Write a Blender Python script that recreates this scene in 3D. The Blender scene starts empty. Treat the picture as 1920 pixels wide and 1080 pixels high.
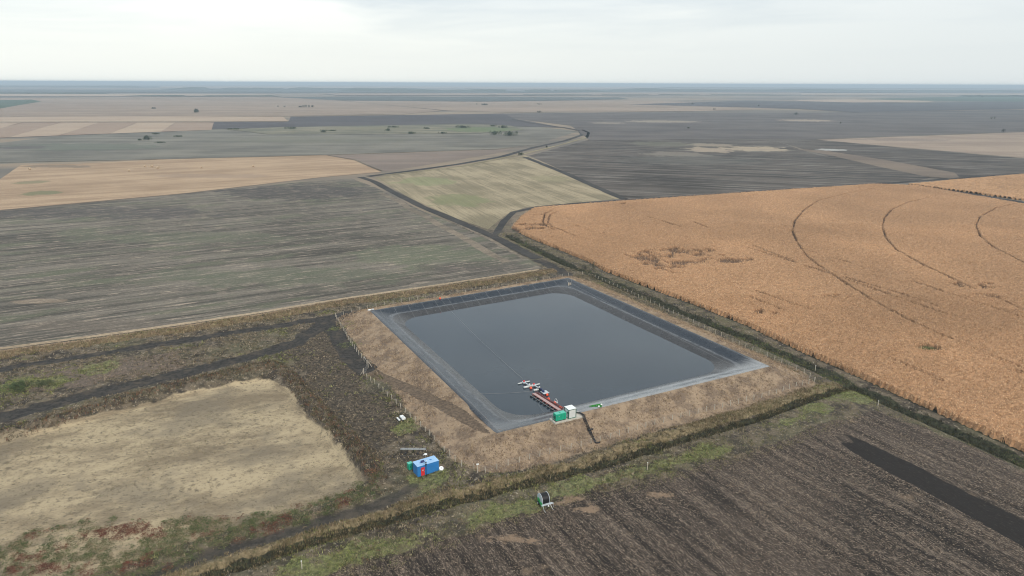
import bpy, bmesh, math, random
import numpy as np
from mathutils import Matrix, Vector
R = math.radians
random.seed(7); rng = np.random.default_rng(11)
S = bpy.context.scene

# ------------------------------------------------------------------ camera
F_PX, HOR, ROLL, CAMH = 1280.0, 156.0, R(0.24), 85.0
PITCH = math.atan((540 - HOR) / F_PX)
cam = bpy.data.cameras.new('camera'); cam_o = bpy.data.objects.new('camera', cam)
S.collection.objects.link(cam_o); S.camera = cam_o
cam.sensor_width = 36.0; cam.lens = F_PX / 1920 * 36.0
cam.clip_start = 1.0; cam.clip_end = 200000.0
cR, sR = math.cos(ROLL), math.sin(ROLL); cp, sp = math.cos(PITCH), math.sin(PITCH)
right = Vector((cR, sR * sp, sR * cp)); up = Vector((-sR, cR * sp, cR * cp)); back = Vector((0, -cp, sp))
M = Matrix((right, up, back)).transposed().to_4x4(); M.translation = Vector((0, 0, CAMH))
cam_o.matrix_world = M

def G(px, py, z=0.0):
    """point of the world at height z that the photo shows at a pixel (used to survey the place)"""
    x = (px - 960) / F_PX; y = -(py - 540) / F_PX
    x, y = x * cR - y * sR, x * sR + y * cR
    dx, dy, dz = x, cp + y * sp, -sp + y * cp
    t = (z - CAMH) / dz
    return (dx * t, dy * t)

# ------------------------------------------------------------------ light
SUN_EL, SUN_AZ = 38.0, 148.0      # azimuth clockwise from +y (the camera looks along +y)
W = bpy.data.worlds.new('World'); S.world = W; W.use_nodes = True
nt = W.node_tree; nt.nodes.clear()
def wn(t, **k):
    n = nt.nodes.new(t)
    for a, b in k.items(): setattr(n, a, b)
    return n
out = wn('ShaderNodeOutputWorld'); bg = wn('ShaderNodeBackground'); bg2 = wn('ShaderNodeBackground'); mixs = wn('ShaderNodeMixShader')
sky = wn('ShaderNodeTexSky', sky_type='NISHITA', sun_disc=False)
sky.sun_elevation = R(SUN_EL); sky.sun_rotation = R(SUN_AZ); sky.air_density = 1.0; sky.dust_density = 2.5
nt.links.new(sky.outputs[0], bg.inputs[0]); bg.inputs[1].default_value = 0.10
tc = wn('ShaderNodeTexCoord'); sep = wn('ShaderNodeSeparateXYZ'); nt.links.new(tc.outputs['Generated'], sep.inputs[0])
def wmath(op, a, b=None, c=None):
    n = wn('ShaderNodeMath', operation=op)
    for i, v in enumerate((a, b, c)):
        if v is None: continue
        if isinstance(v, (int, float)): n.inputs[i].default_value = v
        else: nt.links.new(v, n.inputs[i])
    return n.outputs[0]
zz = wmath('MAXIMUM', wmath('ADD', sep.outputs[2], 0.05), 0.03)
cmb = wn('ShaderNodeCombineXYZ')
nt.links.new(wmath('DIVIDE', sep.outputs[0], zz), cmb.inputs[0]); nt.links.new(wmath('DIVIDE', sep.outputs[1], zz), cmb.inputs[1])
n1 = wn('ShaderNodeTexNoise'); n1.inputs['Scale'].default_value = 0.38; n1.inputs['Detail'].default_value = 7; n1.inputs['Roughness'].default_value = 0.55
n1.inputs['Distortion'].default_value = 0.4
OFF = (0.7, 0.0)
cmb.inputs[2].default_value = OFF[0]; nt.links.new(cmb.outputs[0], n1.inputs['Vector'])
cr = wn('ShaderNodeValToRGB'); nt.links.new(n1.outputs[0], cr.inputs[0])
cr.color_ramp.elements[0].position = 0.33; cr.color_ramp.elements[0].color = (0.42, 0.53, 0.65, 1)
cr.color_ramp.elements[1].position = 0.60; cr.color_ramp.elements[1].color = (1.05, 1.06, 1.02, 1)
# the cloud deck is brighter and warmer towards the left horizon, greyer to the right
hr = wn('ShaderNodeMapRange'); nt.links.new(sep.outputs[0], hr.inputs[0])
hr.inputs[1].default_value = -0.75; hr.inputs[2].default_value = 0.7; hr.inputs[3].default_value = 1.06; hr.inputs[4].default_value = 0.90
low = wn('ShaderNodeMapRange'); nt.links.new(sep.outputs[2], low.inputs[0])
low.interpolation_type = 'SMOOTHSTEP'; low.inputs[1].default_value = 0.02; low.inputs[2].default_value = 0.19; low.inputs[3].default_value = 0.98; low.inputs[4].default_value = 0.0
hm = wn('ShaderNodeMix', data_type='RGBA'); nt.links.new(low.outputs[0], hm.inputs[0]); nt.links.new(cr.outputs[0], hm.inputs[6]); hm.inputs[7].default_value = (0.89, 0.915, 0.87, 1)
bx = wn('ShaderNodeMapRange'); nt.links.new(sep.outputs[0], bx.inputs[0]); bx.inputs[1].default_value = -0.25; bx.inputs[2].default_value = 0.6; bx.inputs[4].default_value = 0.55
hb_ = wn('ShaderNodeMix', data_type='RGBA'); nt.links.new(bx.outputs[0], hb_.inputs[0]); nt.links.new(hm.outputs[2], hb_.inputs[6]); hb_.inputs[7].default_value = (0.76, 0.84, 0.89, 1)
nt.links.new(hb_.outputs[2], bg2.inputs[0]); nt.links.new(hr.outputs[0], bg2.inputs[1])
mixs.inputs[0].default_value = 0.88
nt.links.new(bg.outputs[0], mixs.inputs[1]); nt.links.new(bg2.outputs[0], mixs.inputs[2]); nt.links.new(mixs.outputs[0], out.inputs[0])

sun = bpy.data.lights.new('sun', 'SUN'); sun.energy = 1.8; sun.angle = R(10); sun.color = (1.0, 0.88, 0.74)
sun_o = bpy.data.objects.new('sun', sun); S.collection.objects.link(sun_o)
a = R(SUN_AZ); sd = Vector((math.sin(a) * math.cos(R(SUN_EL)), math.cos(a) * math.cos(R(SUN_EL)), math.sin(R(SUN_EL))))
sun_o.rotation_euler = sd.to_track_quat('Z', 'Y').to_euler()
S.view_settings.view_transform = 'Standard'; S.view_settings.look = 'None'; S.view_settings.exposure = 0.2; S.view_settings.gamma = 1.0
S.cycles.filter_width = 1.05; S.cycles.max_bounces = 6; S.cycles.volume_bounces = 0; S.cycles.transparent_max_bounces = 8

# ------------------------------------------------------------------ numpy helpers
def hash2(ix, iy, s):
    h = (ix.astype(np.int64) * 374761393 + iy.astype(np.int64) * 668265263 + s * 974634777) & 0x7fffffff
    h = (h ^ (h >> 13)) * 1274126177 & 0x7fffffff
    return ((h ^ (h >> 16)) & 0xffffff) / float(0xffffff)
def vnoise(x, y, sc, s=0):
    x = np.asarray(x) / sc; y = np.asarray(y) / sc
    ix = np.floor(x); iy = np.floor(y); fx = x - ix; fy = y - iy
    fx = fx * fx * (3 - 2 * fx); fy = fy * fy * (3 - 2 * fy)
    a = hash2(ix, iy, s); b = hash2(ix + 1, iy, s); c = hash2(ix, iy + 1, s); d = hash2(ix + 1, iy + 1, s)
    return (a * (1 - fx) + b * fx) * (1 - fy) + (c * (1 - fx) + d * fx) * fy
def fbm(x, y, sc, s=0, o=4):
    t = 0; n = 0; a = 1.0
    for i in range(o):
        t = t + a * vnoise(x, y, sc / 2 ** i, s + i * 17); n += a; a *= .5
    return t / n
def seg_d(x, y, ax, ay, bx, by):
    dx, dy = bx - ax, by - ay; L = dx * dx + dy * dy + 1e-9
    t = np.clip(((x - ax) * dx + (y - ay) * dy) / L, 0, 1)
    return np.hypot(x - ax - t * dx, y - ay - t * dy), t
def line_d(x, y, P):
    d = None
    for a, b in zip(P[:-1], P[1:]):
        e = seg_d(x, y, *a, *b)[0]
        d = e if d is None else np.minimum(d, e)
    return d
def line_dt(x, y, P):
    """distance and parameter (0..1 along the line)"""
    L = [math.dist(a, b) for a, b in zip(P[:-1], P[1:])]; T = sum(L); acc = 0; d = None
    for (a, b), l in zip(zip(P[:-1], P[1:]), L):
        e, t = seg_d(x, y, *a, *b); tt = (acc + t * l) / T; acc += l
        if d is None: d, tp = e, tt
        else:
            m = e < d; d = np.where(m, e, d); tp = np.where(m, tt, tp)
    return d, tp
def poly_sd(x, y, P):
    """signed distance, negative inside"""
    d = line_d(x, y, list(P) + [P[0]]); ins = np.zeros(np.shape(x), bool)
    for (ax, ay), (bx, by) in zip(P, list(P[1:]) + [P[0]]):
        if ay == by: continue
        c = ((ay > y) != (by > y)) & (x < (bx - ax) * (y - ay) / (by - ay) + ax)
        ins ^= c
    return np.where(ins, -d, d)
def sstep(a, b, x):
    t = np.clip((x - a) / (b - a), 0, 1); return t * t * (3 - 2 * t)
def GL(pts, z=0.0): return [G(*p, z) for p in pts]

# ------------------------------------------------------------------ survey of the near ground
HC = 3.5; WATER_Z = 1.0
CREST = GL([(935, 808), (1437, 686), (1065, 522), (698, 583)], HC)     # near, right, far, left
RAMP = [G(688, 697, .3), G(740, 716, 1.1), G(800, 744, 1.8), (G(868, 782, 2.6)), G(915, 803, 3.3)]
SAND = GL([(-140, 862), (0, 818), (120, 787), (250, 754), (400, 718), (480, 704), (512, 706), (550, 732), (588, 776), (634, 822), (676, 876), (690, 902), (640, 936), (500, 976), (330, 1024), (200, 1072), (120, 1105), (-200, 1190)])
BANK = GL([(-120, 850), (0, 818), (180, 766), (340, 722), (440, 700), (505, 686), (535, 698), (560, 728), (600, 772), (650, 820), (690, 868), (712, 905)])
DITCH = GL([(380, 1082), (480, 1050), (640, 1000), (840, 944), (1007, 902), (1140, 868), (1280, 823), (1413, 786), (1513, 749), (1573, 731), (1600, 722)])
REED = GL([(300, 1095), (470, 1042), (640, 990), (840, 934), (1007, 890), (1140, 854), (1280, 808), (1413, 770), (1500, 742), (1560, 722)])
GBAND = GL([(560, 1075), (640, 1046), (760, 1012), (880, 978), (960, 952), (1050, 916), (1180, 890), (1300, 852), (1400, 822), (1480, 792), (1550, 765)])
CDITCH = GL([(955, 442), (1010, 470), (1075, 500), (1130, 522), (1200, 552), (1300, 592), (1400, 632), (1500, 676), (1600, 722), (1700, 768), (1800, 812), (1920, 866), (2050, 930)])
GOLD = GL([(-200, 700), (0, 669), (160, 647), (330, 622), (500, 597), (640, 571), (800, 548), (930, 529), (1010, 515), (1034, 510)])
PALE = GL([(-200, 690), (0, 659), (160, 638), (330, 614), (500, 588), (640, 564), (800, 541), (930, 522), (1030, 508)])
T_MAIN = GL([(700, 338), (740, 362), (790, 387), (860, 416), (930, 446), (1000, 482), (1040, 503), (1064, 516)])
T_FAR = GL([(1064, 517), (1000, 530), (880, 552), (760, 570), (650, 588), (600, 598), (420, 627), (200, 661), (0, 693), (-200, 724)])
T_LOW = GL([(655, 590), (600, 612), (560, 640), (500, 662), (400, 687), (300, 710), (150, 746), (0, 785), (-200, 838)])
T_GATE = GL([(605, 600), (628, 622), (645, 645), (660, 672), (684, 694)])
T_SOUTH = GL([(200, 1105), (330, 1062), (480, 1016), (620, 975), (720, 940), (775, 912)])
T_EAST = GL([(930, 440), (945, 415), (962, 398), (1010, 388), (1090, 381), (1170, 375), (1400, 360), (1640, 346), (1720, 342)])
BRF = GL([(380, 1110), (600, 1078), (740, 1045), (860, 1002), (960, 965), (1060, 930), (1200, 905), (1330, 868), (1480, 822), (1570, 785), (1640, 770), (1760, 812), (1920, 880), (2300, 1060), (2300, 1500), (300, 1500)])
STRIP = GL([(1562, 812), (1590, 815), (1660, 845), (1740, 885), (1920, 975), (2200, 1110), (2200, 1180), (1920, 1026), (1800, 958), (1700, 904), (1620, 860), (1575, 832)])
CLOD = GL([(590, 606), (640, 618), (672, 660), (690, 705), (722, 760), (748, 800), (730, 850), (690, 872), (640, 815), (600, 760), (560, 700), (540, 670)])
BARE = GL([(20, 712), (180, 680), (330, 662), (345, 690), (200, 716), (60, 735)])
CORN = GL([(958, 430), (975, 408), (1000, 392), (1090, 385), (1170, 379), (1400, 363), (1640, 347), (1720, 350), (1920, 385), (2160, 425), (2160, 960), (1920, 850), (1800, 795), (1700, 750), (1600, 704), (1500, 660), (1400, 612), (1300, 572), (1200, 535), (1130, 508), (1110, 495), (1050, 470), (1000, 450)])
CORN2 = GL([(1700, 347), (1800, 338), (1920, 328), (2160, 310), (2160, 415), (1920, 377), (1800, 360)])
F1P = GL([(-500, 445), (0, 396), (300, 368), (560, 342), (660, 335), (705, 352), (790, 395), (860, 424), (930, 456), (1000, 491), (1015, 503), (930, 517), (800, 537), (640, 561), (500, 585), (330, 610), (160, 635), (0, 656), (-500, 745)])

def height(x, y):
    x = np.asarray(x, float); y = np.asarray(y, float)
    z = np.zeros(x.shape)
    near = (x > -260) & (x < 200) & (y > 60) & (y < 460)
    X, Y = x[near], y[near]
    if X.size == 0: return z
    h = np.zeros(X.shape)
    rough = fbm(X, Y, 2.4, 3, 3) - .5; big = fbm(X, Y, 14, 9, 3) - .5
    d = poly_sd(X, Y, CREST)
    # which side: the right and far sides have a wider crest
    dn = seg_d(X, Y, *CREST[0], *CREST[1])[0]; dl = seg_d(X, Y, *CREST[0], *CREST[3])[0]
    dr = seg_d(X, Y, *CREST[1], *CREST[2])[0]; df = seg_d(X, Y, *CREST[2], *CREST[3])[0]
    wide = sstep(-3, 3, np.minimum(dn, dl) - np.minimum(dr, df))
    flat = 1.2 + 2.3 * wide; run = 10.2 - 1.5 * wide + 2.5 * sstep(-3, 3, dn - dl) * (1 - wide)
    t = np.clip((d - flat) / run, 0, 1)
    h += HC * (1 - t) ** 1.15
    sl = (t > 0) & (t < 1)
    h += np.where(sl, 1, 0) * np.sin(t * math.pi) * (rough * .5 + big * .5)
    # made ground under the slab
    ax, ay = G(1040.6, 793.7, 3.85); th_ = math.atan2(CREST[1][1] - CREST[0][1], CREST[1][0] - CREST[0][0]); u_ = (X - ax) * math.cos(th_) + (Y - ay) * math.sin(th_); v_ = -(X - ax) * math.sin(th_) + (Y - ay) * math.cos(th_)
    q_ = np.hypot(np.maximum(np.abs(u_ - 3.8) - 4.0, 0), np.maximum(np.abs(v_ - 1.2) - 1.3, 0)); q_ = 1 - sstep(0, 3.0, q_); h = h * (1 - q_) + np.maximum(h, 3.45) * q_
    # ramp road cut into the slope
    rd, rt = line_dt(X, Y, RAMP); rz = .2 + rt * 3.1
    w = 1 - sstep(1.8, 4.2, rd); w *= (d > 0.3)
    h = h * (1 - w) + rz * w
    h += np.exp(-((rd - 4.6) / 1.1) ** 2) * .35 * (d > 3) * (rt > .05)
    out_ = sstep(10, 14, d)
    # sandy basin with its spoil bank
    sdn = poly_sd(X, Y, SAND); bd = line_d(X, Y, BANK)
    h -= 1.5 * (1 - sstep(-2.5, .8, sdn)) * out_
    h += (.95 + .8 * big + 1.8 * rough) * np.exp(-(bd / 1.9) ** 2) * out_
    # rough weedy spoil between tracks
    tr = np.minimum.reduce([line_d(X, Y, T_LOW), line_d(X, Y, T_GATE), line_d(X, Y, T_FAR), line_d(X, Y, T_SOUTH), line_d(X, Y, T_MAIN)])
    spoil = out_ * (1 - sstep(315, 330, Y)) * (sdn > 0) * (poly_sd(X, Y, F1P) > 3) * (poly_sd(X, Y, BRF) > 2) * (X < 40)
    h += spoil * sstep(1.6, 3.5, tr) * (rough * 1.0 + big * .7 + .2)
    h += np.where(tr < 3, (rough * .1 - .08), 0)
    # golden bank along the big field, ditch with reeds, ditch along the corn
    gd = line_d(X, Y, GOLD); h += .8 * np.exp(-(gd / 2.0) ** 2) * (1 + rough * 1.6)
    dd = line_d(X, Y, DITCH); h -= 1.1 * np.exp(-(dd / 1.3) ** 2)
    re = line_d(X, Y, REED); h += .45 * np.exp(-(re / 2.0) ** 2) * (.8 + rough * 2.4 + big * 1.5)
    cd = line_d(X, Y, CDITCH); h -= 1.3 * np.exp(-(cd / 2.4) ** 2)
    # ploughed field, slight clods
    b = poly_sd(X, Y, BRF); h += (b < 0) * (rough * .22)
    f1d = poly_sd(X, Y, F1P); h *= sstep(-.5, 1.0, f1d); h = np.where(f1d < .5, np.minimum(h, 0), h)
    # below the liner
    h = np.where(d < -.4, np.minimum(HC - 1.2, HC - (-d) * .55 - .5), h)
    h = np.where(d < -12, -2.5, h)
    z[near] = h
    fade = sstep(440, 460, y) + sstep(185, 200, np.abs(x) * (x > 0)) ; z *= np.clip(1 - fade, 0, 1)
    return z
def hz(x, y): return float(height(np.array([x]), np.array([y]))[0])
def GH(px, py, dz=0.0):
    z = 0.0
    for _ in range(14):
        x, y = G(px, py, z + dz); z = z * .4 + hz(x, y) * .6
    x, y = G(px, py, z + dz)
    return (x, y, z)

# ------------------------------------------------------------------ node helpers
class NT:
    def __init__(s, name, rough=.95, spec=.2):
        s.m = bpy.data.materials.new(name); s.m.use_nodes = True; s.t = s.m.node_tree
        s.b = s.t.nodes['Principled BSDF']; s.b.inputs['Roughness'].default_value = rough
        s.b.inputs['Specular IOR Level'].default_value = spec
    def n(s, t, **k):
        n = s.t.nodes.new(t)
        for a, b in k.items(): setattr(n, a, b)
        return n
    def l(s, v, inp):
        if isinstance(v, (int, float)): inp.default_value = v
        elif isinstance(v, (tuple, list)): inp.default_value = (*v, 1) if len(v) == 3 and len(inp.default_value) == 4 else v
        else: s.t.links.new(v, inp)
    def math(s, op, a, b=0.0, clamp=False):
        n = s.n('ShaderNodeMath', operation=op); n.use_clamp = clamp; s.l(a, n.inputs[0]); s.l(b, n.inputs[1]); return n.outputs[0]
    def pos(s, ang=0.0, sc=(1, 1, 1)):
        g = s.n('ShaderNodeNewGeometry'); v = g.outputs['Position']
        if ang:
            r = s.n('ShaderNodeVectorRotate', rotation_type='Z_AXIS'); s.l(v, r.inputs[0]); r.inputs['Angle'].default_value = -ang; v = r.outputs[0]
        m = s.n('ShaderNodeVectorMath', operation='MULTIPLY'); s.l(v, m.inputs[0]); m.inputs[1].default_value = sc
        return m.outputs[0]
    def objpos(s):
        return s.n('ShaderNodeTexCoord').outputs['Object']
    def noise(s, v, scale, detail=3, rough=.5, dist=0.0):
        n = s.n('ShaderNodeTexNoise'); s.l(v, n.inputs['Vector']); n.inputs['Scale'].default_value = scale
        n.inputs['Detail'].default_value = detail; n.inputs['Roughness'].default_value = rough; n.inputs['Distortion'].default_value = dist
        return n.outputs[0]
    def ss(s, v, a, b, lo=0.0, hi=1.0):
        n = s.n('ShaderNodeMapRange', interpolation_type='SMOOTHSTEP'); s.l(v, n.inputs[0])
        n.inputs[1].default_value = a; n.inputs[2].default_value = b; n.inputs[3].default_value = lo; n.inputs[4].default_value = hi
        return n.outputs[0]
    def mix(s, f, a, b):
        n = s.n('ShaderNodeMix', data_type='RGBA'); s.l(f, n.inputs[0]); s.l(a, n.inputs[6]); s.l(b, n.inputs[7]); return n.outputs[2]
    def scale(s, c, f):
        n = s.n('ShaderNodeMix', data_type='RGBA', blend_type='MULTIPLY'); n.inputs[0].default_value = 1
        s.l(c, n.inputs[6]); s.l(f, n.inputs[7]); return n.outputs[2]
    def attr(s, name):
        return s.n('ShaderNodeAttribute', attribute_name=name)
    def col(s, c): s.l(c, s.b.inputs['Base Color'])
    def bump(s, h, strength=.5, dist=.1):
        b = s.n('ShaderNodeBump'); ln = s.n('ShaderNodeVectorMath', operation='LENGTH'); s.l(s.pos(), ln.inputs[0]); s.l(s.ss(ln.outputs['Value'], 200, 520, strength, 0.0), b.inputs['Strength']); b.inputs['Distance'].default_value = dist
        s.l(h, b.inputs['Height']); s.l(b.outputs[0], s.b.inputs['Normal'])
def plain(name, c, rough=.5, metal=0.0, var=.12, sc=1.2, spec=.4):
    t = NT(name, rough, spec); t.b.inputs['Metallic'].default_value = metal
    p = t.objpos(); n = t.noise(p, sc, 5, .6)
    n2 = t.noise(p, sc * 9, 3, .6)
    t.col(t.mix(t.ss(t.math('ADD', t.math('MULTIPLY', n, .6), t.math('MULTIPLY', n2, .4)), .3, .7), tuple(v * (1 - var) for v in c), tuple(min(1, v * (1 + var)) for v in c)))
    return t.m

def px_blob(px, py, rx, ry):
    """ellipse given by its extent on the photo -> centre and axes on the ground (metres), axis along the picture's x"""
    c = G(px, py); a = G(px - rx, py); b = G(px + rx, py); u = G(px, py - ry); v = G(px, py + ry)
    return (*c, math.dist(a, b) / 2, abs(u[1] - v[1]) / 2)
def field_mat(name, c1, c2, ang=0.0, streak=(.02, .5), c3=None, sp=(1.2, .56, .68), blobs=(), patch=(.01, .28), c4=None, spa=.45, bump=.0, streak_lo=.40, streak_hi=.60, fine=.3):
    t = NT(name)
    P = t.pos(); PR = t.pos(ang)
    st = t.noise(t.pos(ang, (streak[0] * .5, streak[1] * .4, 1)), 1.0, 7, .68)
    pt = t.noise(P, patch[0], 4, .6)
    s2_ = t.noise(t.pos(ang, (streak[0] * 2.2, streak[1] * 3.3, 1)), 1.0, 5, .7)
    st = t.math('ADD', t.math('MULTIPLY', st, .55), t.math('MULTIPLY', s2_, .45))
    f = t.ss(t.math('ADD', t.math('MULTIPLY', st, 1 - patch[1]), t.math('MULTIPLY', pt, patch[1])), streak_lo + .03, streak_hi - .03)
    c = t.mix(f, c1, c2)
    if c4 is not None:
        c = t.mix(t.ss(t.noise(t.pos(ang, (patch[0], patch[0] * 3, 1)), 1.7, 3, .6), .5, .68), c, c4)
    wob = t.noise(P, .06, 4, .65)
    for (bx, by, rx, ry, col, k) in blobs:
        s1 = t.n('ShaderNodeVectorMath', operation='SUBTRACT'); t.l(P, s1.inputs[0]); s1.inputs[1].default_value = (bx, by, 0)
        s2 = t.n('ShaderNodeVectorMath', operation='MULTIPLY'); t.l(s1.outputs[0], s2.inputs[0]); s2.inputs[1].default_value = (1 / rx, 1 / ry, 0)
        ln = t.n('ShaderNodeVectorMath', operation='LENGTH'); t.l(s2.outputs[0], ln.inputs[0])
        w = t.math('ADD', ln.outputs['Value'], t.math('MULTIPLY', t.math('SUBTRACT', wob, .5), 2.2))
        c = t.mix(t.math('MULTIPLY', t.ss(w, 1.05, .75), k), c, col)
    if c3 is not None:
        s = t.noise(t.pos(ang, (spa, 1, 1)), sp[0], 6, .8)
        c = t.mix(t.ss(s, sp[1], sp[2]), c, c3)
    fn = t.noise(P, .9, 5, .8)
    g = t.ss(fn, .25, .75, 1 - fine, 1 + fine)
    c = t.scale(c, g)
    t.col(c)
    if bump: t.bump(t.math('ADD', st, t.math('MULTIPLY', fn, .6)), .6, bump)
    return t.m

# ------------------------------------------------------------------ mesh helpers
C = S.collection
def tag(o, label=None, cat=None, group=None, kind=None):
    for k, v in (('label', label), ('category', cat), ('group', group), ('kind', kind)):
        if v: o[k] = v
    return o
def np_mesh(name, V, Fc, mat, cols=None, smooth=False, kind=None, n=3, attrs=None):
    me = bpy.data.meshes.new(name); V = np.asarray(V, np.float32); Fc = np.asarray(Fc, np.int32)
    me.vertices.add(len(V)); me.vertices.foreach_set('co', V.ravel())
    me.loops.add(Fc.size); me.loops.foreach_set('vertex_index', Fc.ravel())
    me.polygons.add(len(Fc)); me.polygons.foreach_set('loop_start', np.arange(0, Fc.size, Fc.shape[1], dtype=np.int32))
    me.polygons.foreach_set('use_smooth', np.full(len(Fc), smooth))
    for an, cv in (attrs or {}).items():
        A = me.color_attributes.new(an, 'FLOAT_COLOR', 'POINT')
        A.data.foreach_set('color', np.asarray(cv, np.float32).ravel())
    if cols is not None:
        A = me.color_attributes.new('col', 'FLOAT_COLOR', 'POINT')
        cc = np.ones((len(V), 4), np.float32); cc[:, :3] = cols; A.data.foreach_set('color', cc.ravel())
    me.update(); me.validate()
    me.materials.append(mat)
    o = bpy.data.objects.new(name, me); C.objects.link(o)
    if kind: o['kind'] = kind
    return o
def empty(name, loc, rz=0.0):
    o = bpy.data.objects.new(name, None); C.objects.link(o); o.location = loc; o.rotation_euler = (0, 0, rz); o.empty_display_size = .5
    return o
class MB:
    def __init__(s): s.bm = bmesh.new()
    def box(s, x, y, z, sx, sy, sz, rz=0.0, bev=0.0, rx=0.0, ry=0.0):
        """centre and full sizes"""
        m = Matrix.Translation((x, y, z)) @ Matrix.Rotation(rz, 4, 'Z') @ Matrix.Rotation(ry, 4, 'Y') @ Matrix.Rotation(rx, 4, 'X') @ Matrix.Diagonal((sx, sy, sz, 1))
        r = bmesh.ops.create_cube(s.bm, size=1.0, matrix=m)
        if bev:
            es = list({e for v in r['verts'] for e in v.link_edges})
            bmesh.ops.bevel(s.bm, geom=es, offset=bev, segments=2, affect='EDGES', profile=.5)
        return s
    def cyl(s, a, b, r, r2=None, n=12):
        a = Vector(a); b = Vector(b); d = b - a
        m = Matrix.Translation((a + b) / 2) @ d.to_track_quat('Z', 'Y').to_matrix().to_4x4()
        bmesh.ops.create_cone(s.bm, cap_ends=True, segments=n, radius1=r, radius2=r if r2 is None else r2, depth=d.length, matrix=m)
        return s
    def tube(s, pts, r, n=8):
        for a, b in zip(pts[:-1], pts[1:]):
            s.cyl(a, b, r, n=n)
        for p in pts[1:-1]: s.ball(p, r, n=n)
        return s
    def ball(s, p, r, n=12, sz=1.0, sx=1.0, sy=1.0):
        m = Matrix.Translation(p) @ Matrix.Diagonal((r * sx, r * sy, r * sz, 1))
        bmesh.ops.create_uvsphere(s.bm, u_segments=n, v_segments=max(6, n // 2 + 2), radius=1, matrix=m)
        return s
    def build(s, name, mat, parent=None, loc=None, smooth=False):
        me = bpy.data.meshes.new(name); bmesh.ops.recalc_face_normals(s.bm, faces=s.bm.faces); s.bm.to_mesh(me); s.bm.free()
        me.materials.append(mat)
        if smooth:
            for p in me.polygons: p.use_smooth = True
        o = bpy.data.objects.new(name, me); C.objects.link(o)
        if parent: o.parent = parent
        if loc is not None: o.location = loc
        return o
def copy_tree(o, parent=None):
    c = o.copy(); C.objects.link(c)
    if parent: c.parent = parent
    for ch in o.children: copy_tree(ch, c)
    return c
def jitter(P, step, amp, seed=0, closed=True):
    out = []; Q = list(P) + ([P[0]] if closed else [])
    for a, b in zip(Q[:-1], Q[1:]):
        L = math.dist(a, b); n = max(1, min(160, int(L / step)))
        for i in range(n):
            t = i / n; x = a[0] + (b[0] - a[0]) * t; y = a[1] + (b[1] - a[1]) * t
            nx, ny = -(b[1] - a[1]) / (L + 1e-6), (b[0] - a[0]) / (L + 1e-6)
            k = (float(fbm(np.array([x]), np.array([y]), step * 6, seed)[0]) - .5) * 2 * amp
            out.append((x + nx * k, y + ny * k))
    if not closed: out.append(Q[-1])
    return out
def sheet(name, P, z, mat, step=6.0, amp=.5, px=True, seed=0, label=None):
    P = GL(P) if px else P
    P = jitter(P, step, amp, seed)
    from mathutils.geometry import delaunay_2d_cdt
    ox, oy = P[0]; n = len(P); r_ = delaunay_2d_cdt([Vector((x - ox, y - oy)) for x, y in P], [(i, (i + 1) % n) for i in range(n)], [list(range(n))], 1, 1e-4)
    me = bpy.data.meshes.new(name); me.from_pydata([(v.x + ox, v.y + oy, z) for v in r_[0]], [], [list(f) for f in r_[2]]); me.materials.append(mat)
    o = bpy.data.objects.new(name, me); C.objects.link(o); o['kind'] = 'structure'
    return o
def ribbon(name, P, w, z, mat, step=5.0, amp=.4, seed=0, px=True):
    P = GL(P) if px else P
    Q = jitter(P, step, amp, seed, closed=False); V = []; Fc = []
    for i, (x, y) in enumerate(Q):
        a = Q[max(0, i - 1)]; b = Q[min(len(Q) - 1, i + 1)]; L = math.dist(a, b) + 1e-6
        nx, ny = -(b[1] - a[1]) / L, (b[0] - a[0]) / L; k = w / 2 * (.8 + .4 * float(fbm(np.array([x]), np.array([y]), 15, seed + 5)[0]))
        V += [(x + nx * k, y + ny * k, z), (x - nx * k, y - ny * k, z)]
        if i: Fc.append((2 * i - 2, 2 * i - 1, 2 * i + 1, 2 * i))
    return np_mesh(name, V, Fc, mat, kind='structure')

# ------------------------------------------------------------------ ground sheet
XS = np.arange(-215, 150, .45); YS = np.arange(84, 336, .45)
def grow(v, lim, g=1.13):
    o = []; s = .45
    while abs(v) < lim: s *= g; v += s if lim > 0 and len(o) >= 0 else 0; o.append(v)
    return np.array(o)
def ext(a, lo, hi):
    up_ = grow(a[-1], hi); s = .45; v = a[0]; dn = []
    while v > lo: s *= 1.13; v -= s; dn.append(v)
    return np.concatenate([np.array(dn[::-1]), a, up_])
XG = ext(XS, -70000, 70000); YG = ext(YS, -30000, 80000)
gx, gy = np.meshgrid(XG, YG); fx, fy = gx.ravel(), gy.ravel()
fz = height(fx, fy)
nx_, ny_ = len(XG), len(YG)
idx = np.arange(nx_ * ny_).reshape(ny_, nx_)
FQ = np.stack([idx[:-1, :-1], idx[:-1, 1:], idx[1:, 1:], idx[1:, :-1]], -1).reshape(-1, 4)
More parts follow.
